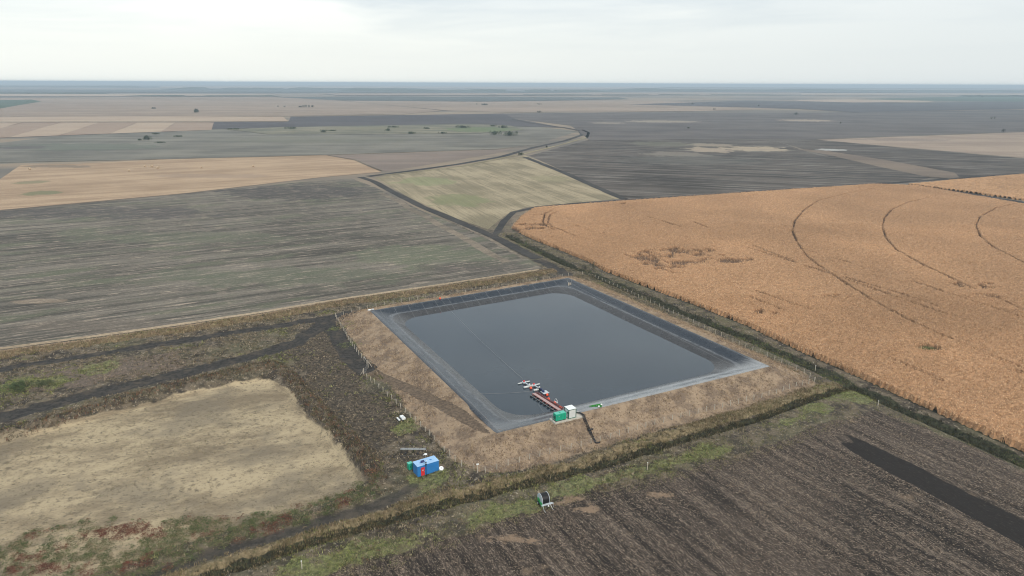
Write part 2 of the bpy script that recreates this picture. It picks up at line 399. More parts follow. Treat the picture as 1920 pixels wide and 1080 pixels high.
# zone weights of what covers the ground
def zones(x, y, full=False):
    x = np.asarray(x, float); y = np.asarray(y, float)
    A = np.zeros((len(x), 4)); B = np.zeros((len(x), 4)); A[:, 3] = 0
    n = (x > -300) & (x < 260) & (y > 40) & (y < 700)
    X, Y = x[n], y[n]; nz = fbm(X, Y, 5, 31, 4) - .5; nz2 = fbm(X, Y, 22, 41, 3) - .5
    d = poly_sd(X, Y, CREST)
    tracks = np.minimum.reduce([line_d(X, Y, T_FAR) - 2.3, line_d(X, Y, T_LOW) - 3.3, line_d(X, Y, T_GATE) - 3.4, line_d(X, Y, T_MAIN) - 3.0, line_d(X, Y, T_EAST) - 2.0])
    ts = line_d(X, Y, T_SOUTH) - 2.2
    a0 = 1 - sstep(-1.0, 1.0, tracks + nz * 3.0)
    a0 = np.maximum(a0, .56 * (1 - sstep(-1.2, 1.0, ts + nz * 2.5)))
    rd = line_d(X, Y, RAMP)
    berm = 1 - sstep(11.5, 15, d + nz * 3)
    pale = 1 - sstep(.3, 1.4, line_d(X, Y, PALE) + nz)
    berm = np.maximum(berm, pale)
    ramp = 1 - sstep(1.6, 3.0, rd + nz)
    green = (1 - sstep(1.2, 4.0, line_d(X, Y, GBAND) + nz * 8)) * sstep(-.14, .10, nz2 + .06)
    for (px, py, r) in ((642, 617, 5), (657, 645, 4), (800, 905, 6), (760, 800, 4), (1560, 740, 6), (1600, 745, 7), (30, 725, 8), (100, 718, 6), (190, 690, 8), (1540, 765, 5)):
        gxx, gyy = G(px, py); green = np.maximum(green, .9 * (1 - sstep(r * .5, r, np.hypot(X - gxx, (Y - gyy)) + nz * 6)))
    gold = np.maximum(1 - sstep(1.5, 3.4, line_d(X, Y, GOLD) + nz), 1 - sstep(1.2, 2.8, line_d(X, Y, REED) + nz * 2))
    sand = 1 - sstep(-2.6, 1.2, poly_sd(X, Y, SAND) + nz * 3.0)
    plough = 1 - sstep(-1.5, 1.5, poly_sd(X, Y, BRF) + nz * 6)
    dark = 1 - sstep(1.6, 3.8, line_d(X, Y, CDITCH) + nz * 3)
    dark = np.maximum(dark, 1 - sstep(.8, 1.8, line_d(X, Y, DITCH) + nz))
    dark = np.maximum(dark, 1 - sstep(0, 2, poly_sd(X, Y, CORN) + 1.0))
    sx_, sy_ = G(1575, 822); strip = (1 - sstep(-.5, .3, poly_sd(X, Y, STRIP) + nz * 1.6)) * sstep(0, 9, np.hypot(X - sx_, Y - sy_) * 2 + nz * 10)
    a = np.zeros((len(X), 4)); b = np.zeros((len(X), 4))
    a0 = a0 * (Y < 332); 
    a[:, 0] = a0; a[:, 1] = berm * (1 - a0 * (d > 5)); a[:, 2] = green; a[:, 3] = gold
    b[:, 0] = sand; b[:, 1] = plough; b[:, 2] = dark; b[:, 3] = np.maximum(strip, 0)
    a[:, 1] = np.maximum(a[:, 1] - ramp * (d > 2.0), 0)
    zc = np.zeros((len(X), 4)); zc[:, 0] = 1 - sstep(-2, 3, poly_sd(X, Y, CLOD) + nz * 16); zc[:, 1] = 1 - sstep(-2, 3, poly_sd(X, Y, BARE) + nz * 8); zc[:, 2] = ramp; zc[:, 3] = 1
    ZC = np.zeros((len(x), 4)); ZC[n] = zc
    A[n] = a; B[n] = b; A[~n, 3] = 0
    return (A, B, ZC) if full else (A, B)
zA, zB, zC_ = zones(fx, fy, True)

ROWB = math.atan2(G(1920, 975)[1] - G(1590, 815)[1], G(1920, 975)[0] - G(1590, 815)[0])
def ground_material():
    t = NT('mixed_ground'); P = t.pos()
    A1 = t.attr('za'); B1 = t.attr('zb')
    sa = t.n('ShaderNodeSeparateColor'); t.l(A1.outputs['Color'], sa.inputs[0]); sb = t.n('ShaderNodeSeparateColor'); t.l(B1.outputs['Color'], sb.inputs[0])
    fn = t.noise(P, 1.1, 6, .75); md = t.noise(P, .22, 5, .65); lo = t.noise(P, .03, 4, .6)
    def m(v, k=.9, a=.35, b=.65):
        return t.ss(t.math('ADD', v, t.math('MULTIPLY', t.math('SUBTRACT', t.math('ADD', t.math('MULTIPLY', fn, .5), t.math('MULTIPLY', md, .5)), .5), k)), a, b)
    # weedy base: brown grey earth, olive weeds, straw
    c = t.mix(t.ss(md, .40, .60), (.046, .039, .032), (.155, .126, .090))
    c = t.mix(t.ss(lo, .50, .66, 0, .7), c, (.125, .12, .070))
    c = t.mix(t.ss(fn, .54, .66), c, (.36, .31, .235))
    c = t.mix(t.ss(t.noise(P, 2.3, 4, .8), .56, .66), c, (.045, .04, .034))
    # far away the base is plain harvested farmland
    far = t.n('ShaderNodeVectorMath', operation='LENGTH'); t.l(P, far.inputs[0])
    fc = t.mix(t.ss(t.noise(t.pos(.3, (.0012, .004, 1)), 1.0, 4, .6), .42, .56), (.15, .135, .115), (.27, .215, .155))
    c = t.mix(t.ss(far.outputs['Value'], 380, 520), c, fc)
    sc_ = t.n('ShaderNodeSeparateColor'); t.l(t.attr('zc').outputs['Color'], sc_.inputs[0])
    k1 = t.mix(t.ss(fn, .42, .56), (.030, .026, .021), (.090, .072, .052)); k1 = t.mix(t.ss(t.noise(P, 1.3, 6, .85), .53, .62), k1, (.26, .205, .14))
    c = t.mix(m(sc_.outputs[0], .6), c, k1)
    c = t.mix(m(sc_.outputs[1], .5), c, t.mix(t.ss(fn, .4, .65), (.105, .085, .068), (.20, .155, .12)))
    c = t.mix(m(sc_.outputs[2], .5), c, t.mix(t.ss(fn, .4, .65), (.10, .075, .055), (.20, .15, .105)))
    # sand
    s = t.mix(t.ss(t.noise(t.pos(.35, (.045, .09, 1)), 1.0, 6, .7), .36, .60), (.225, .18, .12), (.44, .36, .235))
    s = t.mix(t.ss(t.noise(P, .05, 4, .6), .48, .62, 0, .6), s, (.20, .17, .125))
    s = t.mix(t.ss(t.noise(P, .55, 6, .8), .52, .64, 0, .8), s, (.17, .14, .095))
    s = t.mix(t.ss(t.noise(t.pos(.1, (1, 1.6, 1)), .8, 5, .8), .55, .66), s, (.13, .11, .08))
    c = t.mix(m(sb.outputs[0]), c, s)
    # ploughed field with straw
    ang = ROWB
    st = t.noise(t.pos(ang, (.03, .5, 1)), 1.0, 7, .75)
    p = t.mix(t.ss(t.math('ADD', t.math('MULTIPLY', st, .6), t.math('MULTIPLY', lo, .4)), .38, .60), (.021, .0175, .015), (.072, .056, .045))
    fl = t.noise(t.pos(ang, (.6, 2.4, 1)), 1.4, 5, .8)
    fth = t.math('ADD', fl, t.math('MULTIPLY', t.math('SUBTRACT', st, .5), .5))
    p = t.mix(t.ss(fth, .50, .66), p, (.25, .20, .155))
    p = t.mix(t.ss(t.noise(P, .075, 4, .6), .62, .72, 0, .6), p, (.26, .19, .13))
    wb = t.math('MULTIPLY', t.math('SUBTRACT', t.math('ADD', t.math('MULTIPLY', md, .6), t.math('MULTIPLY', fn, .4)), .5), 7.0)
    for (bx, by, rx_, ry_) in (px_blob(1062, 938, 52, 9), px_blob(1238, 928, 24, 6), px_blob(955, 1012, 48, 8), px_blob(1105, 955, 30, 6), px_blob(1190, 885, 30, 7)):
        s1 = t.n('ShaderNodeVectorMath', operation='SUBTRACT'); t.l(P, s1.inputs[0]); s1.inputs[1].default_value = (bx, by, 0)
        s2 = t.n('ShaderNodeVectorMath', operation='MULTIPLY'); t.l(s1.outputs[0], s2.inputs[0]); s2.inputs[1].default_value = (1 / rx_, 1 / ry_, 0)
        ln = t.n('ShaderNodeVectorMath', operation='LENGTH'); t.l(s2.outputs[0], ln.inputs[0])
        p = t.mix(t.ss(t.math('ADD', ln.outputs['Value'], wb), 1.1, .5, 0, .8), p, (.30, .215, .145))
    c = t.mix(m(sb.outputs[1], .7), c, p)
    c = t.mix(m(B1.outputs['Alpha'], .25, .4, .6), c, t.mix(t.ss(fl, .54, .70), (.022, .019, .017), (.085, .070, .060)))
    # green weeds
    g = t.mix(t.ss(fn, .38, .60), (.08, .09, .042), (.23, .25, .10))
    g = t.mix(t.ss(md, .54, .66), g, (.14, .12, .08))
    c = t.mix(t.math('MULTIPLY', m(sa.outputs[2], 2.2), .7), c, g)
    # berm dry grass
    b = t.mix(t.ss(md, .38, .60), (.185, .138, .10), (.34, .255, .175))
    b = t.mix(t.ss(fn, .57, .72), b, (.42, .32, .22)); b = t.mix(t.ss(t.noise(P, 1.7, 4, .75), .58, .68), b, (.10, .072, .05))
    c = t.mix(m(sa.outputs[1], .5), c, b)
    gd = t.mix(t.ss(fn, .38, .65), (.13, .105, .06), (.28, .22, .13))
    c = t.mix(m(A1.outputs['Alpha'], .5), c, gd)
    # dark soil of ditches and under the corn
    dk = t.mix(t.ss(fn, .4, .66), (.028, .028, .02), (.07, .075, .04))
    c = t.mix(m(sb.outputs[2], .5), c, dk)
    tr = t.mix(t.ss(t.noise(P, .8, 6, .75), .38, .62), (.024, .023, .022), (.062, .057, .051))
    tr = t.mix(t.ss(md, .50, .68), tr, (.085, .072, .057))
    c = t.mix(m(sa.outputs[0], .5), c, tr)
    t.col(c); t.bump(t.math('ADD', fn, t.math('MULTIPLY', t.noise(P, 3.0, 4, .7), .5)), .9, .18)
    return t.m
ground = np_mesh('ground', np.stack([fx, fy, fz], -1), FQ, ground_material(), smooth=True, kind='structure', attrs={'za': zA, 'zb': zB, 'zc': zC_})

# ------------------------------------------------------------------ fields
ROW = math.atan2(310 - 208, 16 + 168)                 # the rows of the big field and the reservoir's long sides
f1_blobs = [(*px_blob(330, 445, 250, 12), (.12, .13, .088), .5), (*px_blob(800, 480, 150, 22), (.125, .14, .09), .6), (*px_blob(200, 610, 170, 16), (.15, .125, .10), .5),
            (*px_blob(80, 565, 60, 5), (.27, .21, .15), .6), (*px_blob(520, 520, 260, 20), (.11, .12, .082), .6), (*px_blob(560, 360, 150, 14), (.060, .055, .052), .8), (*px_blob(200, 400, 230, 12), (.075, .068, .065), .7),
            (*px_blob(890, 500, 100, 12), (.08, .07, .062), .6)]
M_F1 = field_mat('weedy_stubble', (.062, .057, .047), (.20, .178, .145), ROW, (.012, .36), (.36, .30, .235), (.45, .53, .64), f1_blobs, (.012, .22), spa=.14, c4=(.115, .12, .082), bump=.25)
a0_, b0_ = G(1000, 330), G(1400, 330); ROWC = math.atan2(G(1500, 335)[1] - G(1060, 318)[1], G(1500, 335)[0] - G(1060, 318)[0])
sheet('weedy_field', F1P, .06, M_F1, px=False, amp=.6)
M_STRAW = field_mat('straw_ground', (.30, .21, .135), (.44, .32, .21), ROW, (.01, .14), (.22, .17, .115), (.5, .60, .72), [(*px_blob(75, 362, 35, 5), (.16, .17, .09), .8), (*px_blob(55, 342, 30, 4), (.18, .18, .10), .7), (*px_blob(110, 312, 70, 3), (.19, .15, .11), .8), (*px_blob(400, 330, 120, 4), (.30, .22, .16), .6)], spa=.06)
sheet('straw_field', [(-140, 410), (0, 394), (350, 362), (600, 333), (716, 323), (664, 301), (612, 291), (300, 299), (130, 308), (40, 309), (0, 336), (-140, 370)], .10, M_STRAW)
M_DIAM = field_mat('green_stubble', (.21, .18, .115), (.37, .31, .205), math.atan2(-.9, .35), (.008, .20), (.17, .14, .09), (.5, .54, .64), [(*px_blob(860, 375, 60, 12), (.19, .205, .10), .7), (*px_blob(800, 340, 60, 8), (.22, .24, .12), .7), (*px_blob(1030, 335, 40, 6), (.25, .23, .13), .5)], patch=(.02, .35), spa=.04)
DI = [(702, 333), (860, 313), (985, 291), (1075, 330), (1170, 372), (1060, 382), (985, 389), (950, 402), (915, 430), (860, 411), (770, 372)]
sheet('stubble_field', DI, .10, M_DIAM)
M_GREY = field_mat('grey_weeds', (.115, .110, .094), (.21, .198, .162), .12, (.004, .07), (.24, .22, .18), (.15, .60, .74), [(*px_blob(150, 275, 170, 7), (.10, .12, .09), .6), (*px_blob(600, 262, 200, 7), (.15, .15, .11), .5), (*px_blob(40, 277, 50, 4), (.10, .085, .085), .7)])
sheet('grey_field', [(-500, 345), (0, 307), (300, 299), (612, 290), (930, 280), (1000, 272), (1085, 246), (1000, 237), (940, 236), (700, 240), (380, 243), (130, 253), (0, 268), (-500, 300)], .06, M_GREY)
M_PINK = field_mat('pinkish_soil', (.18, .145, .12), (.24, .19, .155), .12, (.004, .08))
sheet('bare_field', [(612, 292), (930, 281), (960, 279), (930, 288), (780, 313), (722, 322), (665, 300)], .12, M_PINK)
M_DARK = field_mat('ploughed_soil', (.034, .029, .025), (.105, .090, .076), ROWC, (.004, .09), (.22, .20, .175), (.16, .50, .62), [(*px_blob(1330, 281, 42, 5), (.36, .29, .21), .9), (*px_blob(1265, 289, 60, 5), (.20, .175, .14), .8), (*px_blob(1415, 279, 65, 5), (.38, .31, .22), .95), (*px_blob(1330, 272, 50, 3), (.30, .25, .18), .8), (*px_blob(1240, 270, 60, 5), (.13, .13, .09), .6), (*px_blob(1560, 281, 28, 2.2), (.42, .42, .40), .9), (*px_blob(1300, 300, 140, 9), (.115, .115, .10), .5)], spa=.04, bump=.3)
sheet('ploughed_field', [(992, 292), (1040, 279), (1105, 262), (1290, 260), (1450, 263), (1530, 290), (1640, 310), (1750, 332), (1700, 343), (1400, 358), (1172, 373), (1080, 331)], .06, M_DARK)
sheet('ploughed_field', [(1450, 263), (1535, 262), (1700, 278), (1920, 297), (2300, 325), (2300, 300), (2300, 345), (1920, 326), (1800, 337), (1740, 334), (1560, 296)], .10, M_DARK)
M_BROWN = field_mat('brown_soil', (.15, .12, .095), (.21, .165, .125), -.2, (.006, .1))
sheet('brown_strip', [(1490, 279), (1550, 283), (1660, 300), (1790, 324), (1800, 334), (1745, 333), (1640, 311), (1560, 292)], .16, M_BROWN)
M_PALE = field_mat('pale_stubble', (.26, .20, .155), (.35, .275, .21), .05, (.003, .05), blobs=[(*px_blob(1690, 262, 90, 3), (.22, .18, .15), .7)])
sheet('pale_stubble_field', [(1530, 262), (1650, 257), (1800, 253), (1920, 247), (2400, 238), (2400, 330), (1920, 296), (1700, 277)], .18, M_PALE)
M_MID = field_mat('grey_brown_soil', (.080, .071, .068), (.135, .120, .110), -.05, (.002, .035), (.2, .175, .15), (.1, .62, .74), [(*px_blob(1240, 228, 70, 2.2), (.28, .24, .19), .9), (*px_blob(1510, 226, 50, 2.0), (.33, .27, .21), .9), (*px_blob(1140, 231, 35, 1.5), (.28, .24, .19), .8)])
sheet('grey_brown_field', [(1085, 246), (1070, 236), (960, 222), (945, 213), (1150, 211), (1500, 212), (1920, 206), (2400, 200), (2400, 240), (1920, 248), (1650, 257), (1530, 262), (1300, 261), (1105, 263)], .25, M_MID)
M_DK2 = field_mat('dark_soil', (.062, .057, .060), (.088, .080, .082), 0, (.002, .02))
sheet('dark_field', [(380, 243), (395, 229), (540, 229), (545, 219), (760, 216), (945, 213), (965, 223), (1060, 240), (1000, 238), (940, 236), (700, 237), (600, 238)], .4, M_DK2, amp=2)
M_T1 = field_mat('straw_soil', (.36, .27, .20), (.42, .33, .24), 0, (.002, .02)); M_T2 = field_mat('tan_soil', (.29, .21, .155), (.32, .24, .18), 0, (.002, .02))
for i in range(7):
    a, b = [(0, 55, 232, 262), (55, 110, 232, 257)][0][:2], None
    x0, x1 = -120 + i * 72, -120 + (i + 1) * 72
    sh = lambda x: x - 130 * (1 - x / 400) if x < 400 else x
    yb = lambda x: 266 - 22 * max(0, min(1, (x + 60) / 440))
    sheet('strip_field', [(x0 + 18, 230), (x1 + 18, 230), (sh(x1) + 18, yb(x1)), (sh(x0) + 18, yb(x0))], .5, M_T1 if i % 2 else M_T2, amp=2, step=30)
sheet('straw_strip', [(-500, 221), (0, 219), (300, 218), (530, 219), (540, 228), (400, 228.5), (0, 229.5), (-500, 233)], .55, M_T1, amp=2, step=40)
M_FAR = field_mat('far_stubble', (.235, .18, .135), (.32, .245, .185), 0, (.0006, .005), blobs=[(*px_blob(150, 200, 200, 5), (.26, .195, .15), .5)])
sheet('far_stubble_field', [(-600, 187), (0, 184), (520, 181), (640, 188), (830, 208), (760, 214), (545, 218), (0, 218), (-600, 220)], .7, M_FAR, amp=4, step=60)
sheet('far_stubble_field', [(640, 189), (900, 191), (1180, 188), (1430, 195), (1480, 203), (1300, 209), (1120, 210), (950, 211), (840, 208)], .8, M_FAR, amp=4, step=60)
sheet('far_straw_field', [(1485, 187.5), (1600, 186.5), (1760, 189), (1740, 191.5), (1600, 192.5), (1500, 190)], 1.2, M_T1, amp=6, step=80)
M_BL = field_mat('far_dark_crop', (.055, .065, .06), (.085, .095, .085), 0, (.0005, .004))
sheet('far_dark_field', [(512, 182), (700, 181), (1160, 183), (1180, 186), (900, 191), (640, 189)], 1.2, M_BL, amp=8, step=120)
sheet('far_dark_field', [(1180, 196), (1400, 189), (1700, 193), (2400, 186), (2400, 199), (1920, 205), (1600, 211), (1500, 205)], 1.0, M_DK2, amp=8, step=120)
sheet('far_green_field', [(1600, 186), (1920, 179), (2400, 178), (2400, 187), (1920, 191), (1740, 189.5)], 1.6, field_mat('far_green_crop', (.05, .085, .06), (.07, .11, .075), 0, (.0005, .004)), amp=6, step=120)
sheet('far_green_field', [(-600, 186), (0, 188), (60, 187), (78, 191), (40, 197), (0, 204), (-600, 215)], 1.0, field_mat('green_crop', (.045, .08, .05), (.065, .10, .06), 0, (.0008, .006)), amp=6, step=80)
for k, (pts, m_) in enumerate([([(-800, 177), (180, 176.5), (500, 178), (500, 181), (100, 181), (-800, 182)], M_T1), ([(0, 168), (900, 170), (1300, 171.5), (900, 175), (0, 174)], M_BL),
        ([(600, 176), (1500, 174), (1500, 178.5), (640, 180)], M_FAR), ([(1000, 169.5), (2600, 170), (2600, 176), (1500, 174)], M_DK2), ([(1500, 176), (2600, 176.5), (2600, 179), (1500, 179)], M_T1),
        ([(-900, 160), (300, 161), (300, 164), (-900, 163)], M_BL), ([(300, 163), (1500, 163), (1500, 165.5), (300, 165.5)], M_T1), ([(900, 165.5), (2600, 166), (2600, 169), (900, 169)], M_FAR)]):
    sheet('distant_field', pts, 2.5 + k * .7, m_, amp=10, step=500)
M_MARGIN = field_mat('margin_grass', (.10, .085, .06), (.20, .165, .12), 0, (.05, .05))
for pts, w_ in (([(-60, 306), (300, 299), (612, 291)], 3), ([(612, 291), (930, 280), (1000, 272)], 3), ([(-60, 229.3), (380, 228.8), (540, 228.2)], 9), ([(-60, 218.6), (540, 218), (760, 215.5)], 9), ([(-60, 183), (520, 181)], 30), ([(130, 253), (380, 242), (700, 238)], 5), ([(1530, 262), (1920, 247.5)], 5), ([(640, 189), (840, 208)], 12), ([(612, 291), (665, 300), (716, 321)], 2), ([(1735, 331), (1800, 337), (1920, 326)], 3)):
    ribbon('field_margin', pts, w_, .9 if w_ > 8 else .3, M_MARGIN, step=12, amp=1)
M_TANB = field_mat('straw_band', (.12, .105, .08), (.25, .205, .155), ROW, (.03, .3))
ribbon('straw_band', [(712, 362), (760, 385), (820, 420), (880, 455), (950, 492)], 5.0, .085, M_TANB, amp=2.5)
ribbon('straw_band', [(725, 350), (790, 385), (850, 415), (930, 455), (985, 486)], 2.5, .09, M_TANB, amp=.8)
ribbon('pale_verge', [(-60, 662), (0, 654), (160, 633), (330, 609), (500, 584), (640, 560.5), (800, 537.5), (930, 518), (1012, 506)], 2.4, .10, field_mat('pale_dry_grass', (.30, .235, .16), (.42, .33, .23), 0, (.3, .3)), step=3, amp=.5)
# marsh patch with shrubs
M_MARSH = field_mat('marsh_grass', (.12, .122, .09), (.22, .20, .14), 0, (.006, .04), (.30, .27, .19), (.05, .55, .7), [(*px_blob(900, 243, 70, 5), (.12, .16, .075), .8), (*px_blob(700, 241, 60, 4), (.18, .17, .11), .6)])
sheet('marsh', [(420, 243), (520, 239), (700, 236), (880, 233), (960, 236), (985, 244), (900, 250), (700, 252), (500, 252)], .55, M_MARSH, amp=6, step=20)
# farm tracks beyond the near ground
M_TRK = field_mat('track_dirt', (.034, .033, .032), (.062, .058, .053), 0, (.1, .1))
M_VRG = field_mat('verge_grass', (.20, .175, .10), (.30, .26, .16), 0, (.05, .05))
ribbon('track', [(690, 331), (745, 324), (860, 308), (940, 294), (1000, 277), (1060, 264), (1092, 253), (1088, 246)], 8, .22, M_TRK)
ribbon('verge', [(720, 329), (860, 313), (985, 288), (1050, 272), (1100, 258), (1104, 249), (1092, 244)], 5, .25, M_VRG)
ribbon('track', [(1085, 245), (1060, 240), (1000, 232), (960, 224)], 8, .6, M_TRK)
ribbon('track', [(676, 332), (700, 340), (740, 362), (790, 387), (860, 416), (930, 446), (985, 474), (1008, 485)], 6.5, .10, M_TRK)
ribbon('track', [(928, 442), (945, 415), (962, 398), (1010, 388), (1090, 381), (1172, 375.5)], 4.5, .14, M_TRK)
ribbon('track', [(985, 295), (1060, 325), (1120, 352), (1172, 374)], 7, .20, M_TRK)
ribbon('track', [(1172, 375.5), (1400, 360.5), (1640, 345.5), (1760, 337), (1920, 325)], 5, .26, M_TRK)
ribbon('track', [(1690, 347), (1760, 354), (1920, 380), (2200, 425)], 7, .14, M_TRK)
ribbon('verge', [(0, 395), (350, 362.5), (600, 333), (716, 322.5)], 2.0, .16, M_BROWN)

# ------------------------------------------------------------------ reservoir: liner and water
def rounded(inset, rad, nseg=14, nside=40):
    Q = CREST; cx = sum(p[0] for p in Q) / 4; cy = sum(p[1] for p in Q) / 4; n = 4
    lines = []
    for i in range(n):
        a, b = Vector(Q[i]), Vector(Q[(i + 1) % n]); d = (b - a).normalized(); nn = Vector((-d.y, d.x))
        lines.append((a + nn * inset, d))
    cor = []
    for i in range(n):
        (p, d), (q, e) = lines[i - 1], lines[i]
        den = d.x * e.y - d.y * e.x; t = ((q - p).x * e.y - (q - p).y * e.x) / den; cor.append(p + d * t)
    out = []
    for i in range(n):
        c = cor[i]; din = lines[i - 1][1]; dout = lines[i][1]
        ang = math.acos(max(-1, min(1, din.dot(dout)))); tl = rad * math.tan(ang / 2)
        s = c - din * tl; e = c + dout * tl; cen = s + Vector((-din.y, din.x)) * rad
        a0 = math.atan2(s.y - cen.y, s.x - cen.x)
        for k in range(nseg + 1): out.append((cen.x + rad * math.cos(a0 + ang * k / nseg), cen.y + rad * math.sin(a0 + ang * k / nseg)))
        nx = cor[(i + 1) % n]; e2 = nx - dout * (rad * math.tan(math.acos(max(-1, min(1, dout.dot(lines[(i + 1) % n][1])))) / 2))
        for k in range(1, nside): out.append(tuple(e + (e2 - e) * (k / nside)))
    return out
prof = [(-1.1, .3, HC - .25), (-.7, .3, HC + .02), (-.3, .3, HC + .07), (.1, .5, HC + .05), (.6, 1.2, HC - .08), (1.5, 2.5, HC - .42), (2.6, 4.0, HC - .82), (3.5, 5.2, HC - 1.15), (3.8, 5.5, HC - 1.20), (4.3, 6, HC - 1.24), (4.6, 6.5, HC - 1.33),
        (5.4, 7.2, HC - 1.62), (6.4, 8.2, HC - 2.0), (7.6, 9, WATER_Z + .02), (9.0, 10, .4), (13, 12, -1.2)]
V = []; Fc = []; base = None; PSIDE = []
for j, (ins, rad, z) in enumerate(prof):
    ring = rounded(ins, rad); N = len(ring)
    for (x, y) in ring:
        wr = (float(vnoise(np.array([x + y * .3]), np.array([y]), 3.0, 5)[0]) - .5) * .10 if 2 < j < 14 else 0
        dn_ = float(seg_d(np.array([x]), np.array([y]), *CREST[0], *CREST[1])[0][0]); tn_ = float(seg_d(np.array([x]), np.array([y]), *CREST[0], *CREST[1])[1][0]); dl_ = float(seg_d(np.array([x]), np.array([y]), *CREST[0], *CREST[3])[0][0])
        q_ = max((1 - float(sstep(3, 8, dn_))) * (.35 + .65 * float(sstep(.12, .35, tn_))), .04 * (1 - float(sstep(5, 12, dl_)))); PSIDE.append((q_, q_, q_, 1)); V.append((x, y, z + wr))
    if j:
        for i in range(N):
            a0, b0 = (j - 1) * N + i, (j - 1) * N + (i + 1) % N
            Fc.append((a0, b0, b0 + N, a0 + N))
t = NT('black_liner_sheet', .42, .38); P = t.pos()
dust = t.noise(P, .25, 5, .65); fine = t.noise(P, 2.2, 4, .7)
pz = t.n('ShaderNodeSeparateXYZ'); t.l(P, pz.inputs[0])
silt = t.ss(t.math('ADD', pz.outputs[2], t.math('MULTIPLY', t.math('SUBTRACT', dust, .5), .25)), 2.1, 2.3)      # settled silt below the bench
c = t.mix(silt, (.038, .038, .040), (.014, .021, .032))
bench = t.math('MULTIPLY', t.ss(t.math('ABSOLUTE', t.math('SUBTRACT', pz.outputs[2], 2.27), 0), .085, .03), t.ss(dust, .35, .55))
c = t.mix(t.math('MULTIPLY', bench, .5), c, (.17, .18, .19))
c = t.mix(t.ss(t.math('ADD', t.math('MULTIPLY', dust, .6), t.math('MULTIPLY', fine, .4)), .50, .68, 0, .4), c, (.075, .08, .086))
c = t.mix(t.ss(fine, .64, .72, 0, .7), c, (.33, .33, .32))
# welded seams across the slope
c = t.mix(t.math('MULTIPLY', t.ss(t.math('ABSOLUTE', t.math('SUBTRACT', t.math('FRACT', t.math('MULTIPLY', t.math('ADD', pz.outputs[0], t.math('MULTIPLY', pz.outputs[1], .5)), .16)), .5), 0), .03, .005), .5), c, (.16, .165, .17))
pale_k = t.math('MULTIPLY', t.attr('pale_side').outputs['Fac'], t.ss(t.math('ADD', t.math('MULTIPLY', dust, .6), t.math('MULTIPLY', fine, .4)), .30, .55, .45, 1.0))  # liner paler grey along the near slope, very slightly along the left
c = t.mix(pale_k, c, (.29, .30, .305))
t.col(c); t.l(t.ss(dust, .3, .7, .18, .34), t.b.inputs['Roughness'])
t.bump(t.math('ADD', t.noise(t.pos(ROW, (.25, 1.6, 1)), 1, 3, .6), t.math('MULTIPLY', fine, .3)), .35, .08)
np_mesh('pond_liner', V, Fc, t.m, smooth=True, kind='structure', attrs={'pale_side': PSIDE})
t = NT('pond_water', .06, .5); P = t.pos()
t.l(t.ss(t.noise(P, .03, 3, .5), .4, .6, .04, .14), t.b.inputs['Roughness'])
t.col(t.mix(t.ss(t.noise(P, .02, 4, .5), .35, .65), (.018, .034, .052), (.026, .044, .062)))
t.b.inputs['IOR'].default_value = 1.40
t.bump(t.math('ADD', t.noise(t.pos(.5, (.5, 1.3, 1)), 1.6, 4, .6), t.math('MULTIPLY', t.noise(P, .25, 2, .5), 1.5)), .10, .05)
ring = rounded(6.9, 8.6)
bm = bmesh.new(); bm.faces.new([bm.verts.new((x, y, WATER_Z)) for x, y in ring]); me = bpy.data.meshes.new('water'); bm.to_mesh(me); bm.free(); me.materials.append(t.m)
wo = bpy.data.objects.new('water', me); C.objects.link(wo); wo['kind'] = 'structure'

# ------------------------------------------------------------------ vegetation
def veg_mat(name, rough=.9):
    t = NT(name, rough, .15); a = t.attr('col'); g = t.noise(t.pos(), 2.0, 2, .6); t.col(t.scale(a.outputs['Color'], t.ss(g, .25, .75, .82, 1.18))); return t.m
M_VEG = veg_mat('plant_tissue')
def in_view(x, y, z=0, m=60):
    """keep only plants the picture could show"""
    dy = y * cp + (CAMH - z) * sp; dx = x; u = y * sp - (CAMH - z) * cp
    px = 960 + F_PX * dx / dy; py = 540 - F_PX * u / dy
    return (px > -m) & (px < 1920 + m) & (py < 1080 + m) & (dy > 1)
def pts_in(bbox, dens, cond):
    x0, y0, x1, y1 = bbox; n = int((x1 - x0) * (y1 - y0) * dens)
    x = rng.uniform(x0, x1, n); y = rng.uniform(y0, y1, n); k = in_view(x, y); x, y = x[k], y[k]
    k = cond(x, y); k = k > rng.random(len(x)) if k.dtype != bool else k
    return x[k], y[k]
def blades(x, y, k, h, sp_, w, col, lean=.35):
    n = len(x); z = height(x, y); h = np.broadcast_to(h, n); 
    X = np.repeat(x, k) + rng.normal(0, sp_, n * k); Y = np.repeat(y, k) + rng.normal(0, sp_, n * k); Z = np.repeat(z, k) - .05
    H = np.repeat(h, k) * rng.uniform(.55, 1.15, n * k); a = rng.uniform(0, 2 * math.pi, n * k); b = rng.uniform(0, 2 * math.pi, n * k)
    wx, wy = np.cos(a) * w, np.sin(a) * w; L = H * lean * rng.uniform(.2, 1.3, n * k)
    V = np.empty((n * k, 3, 3)); V[:, 0] = np.stack([X - wx, Y - wy, Z], -1); V[:, 1] = np.stack([X + wx, Y + wy, Z], -1)
    V[:, 2] = np.stack([X + np.cos(b) * L, Y + np.sin(b) * L, Z + H], -1)
    Cc = np.repeat(col, k, 0) * rng.uniform(.8, 1.2, (n * k, 1)); Cc = np.repeat(Cc, 3, 0)
    return V.reshape(-1, 3), Cc
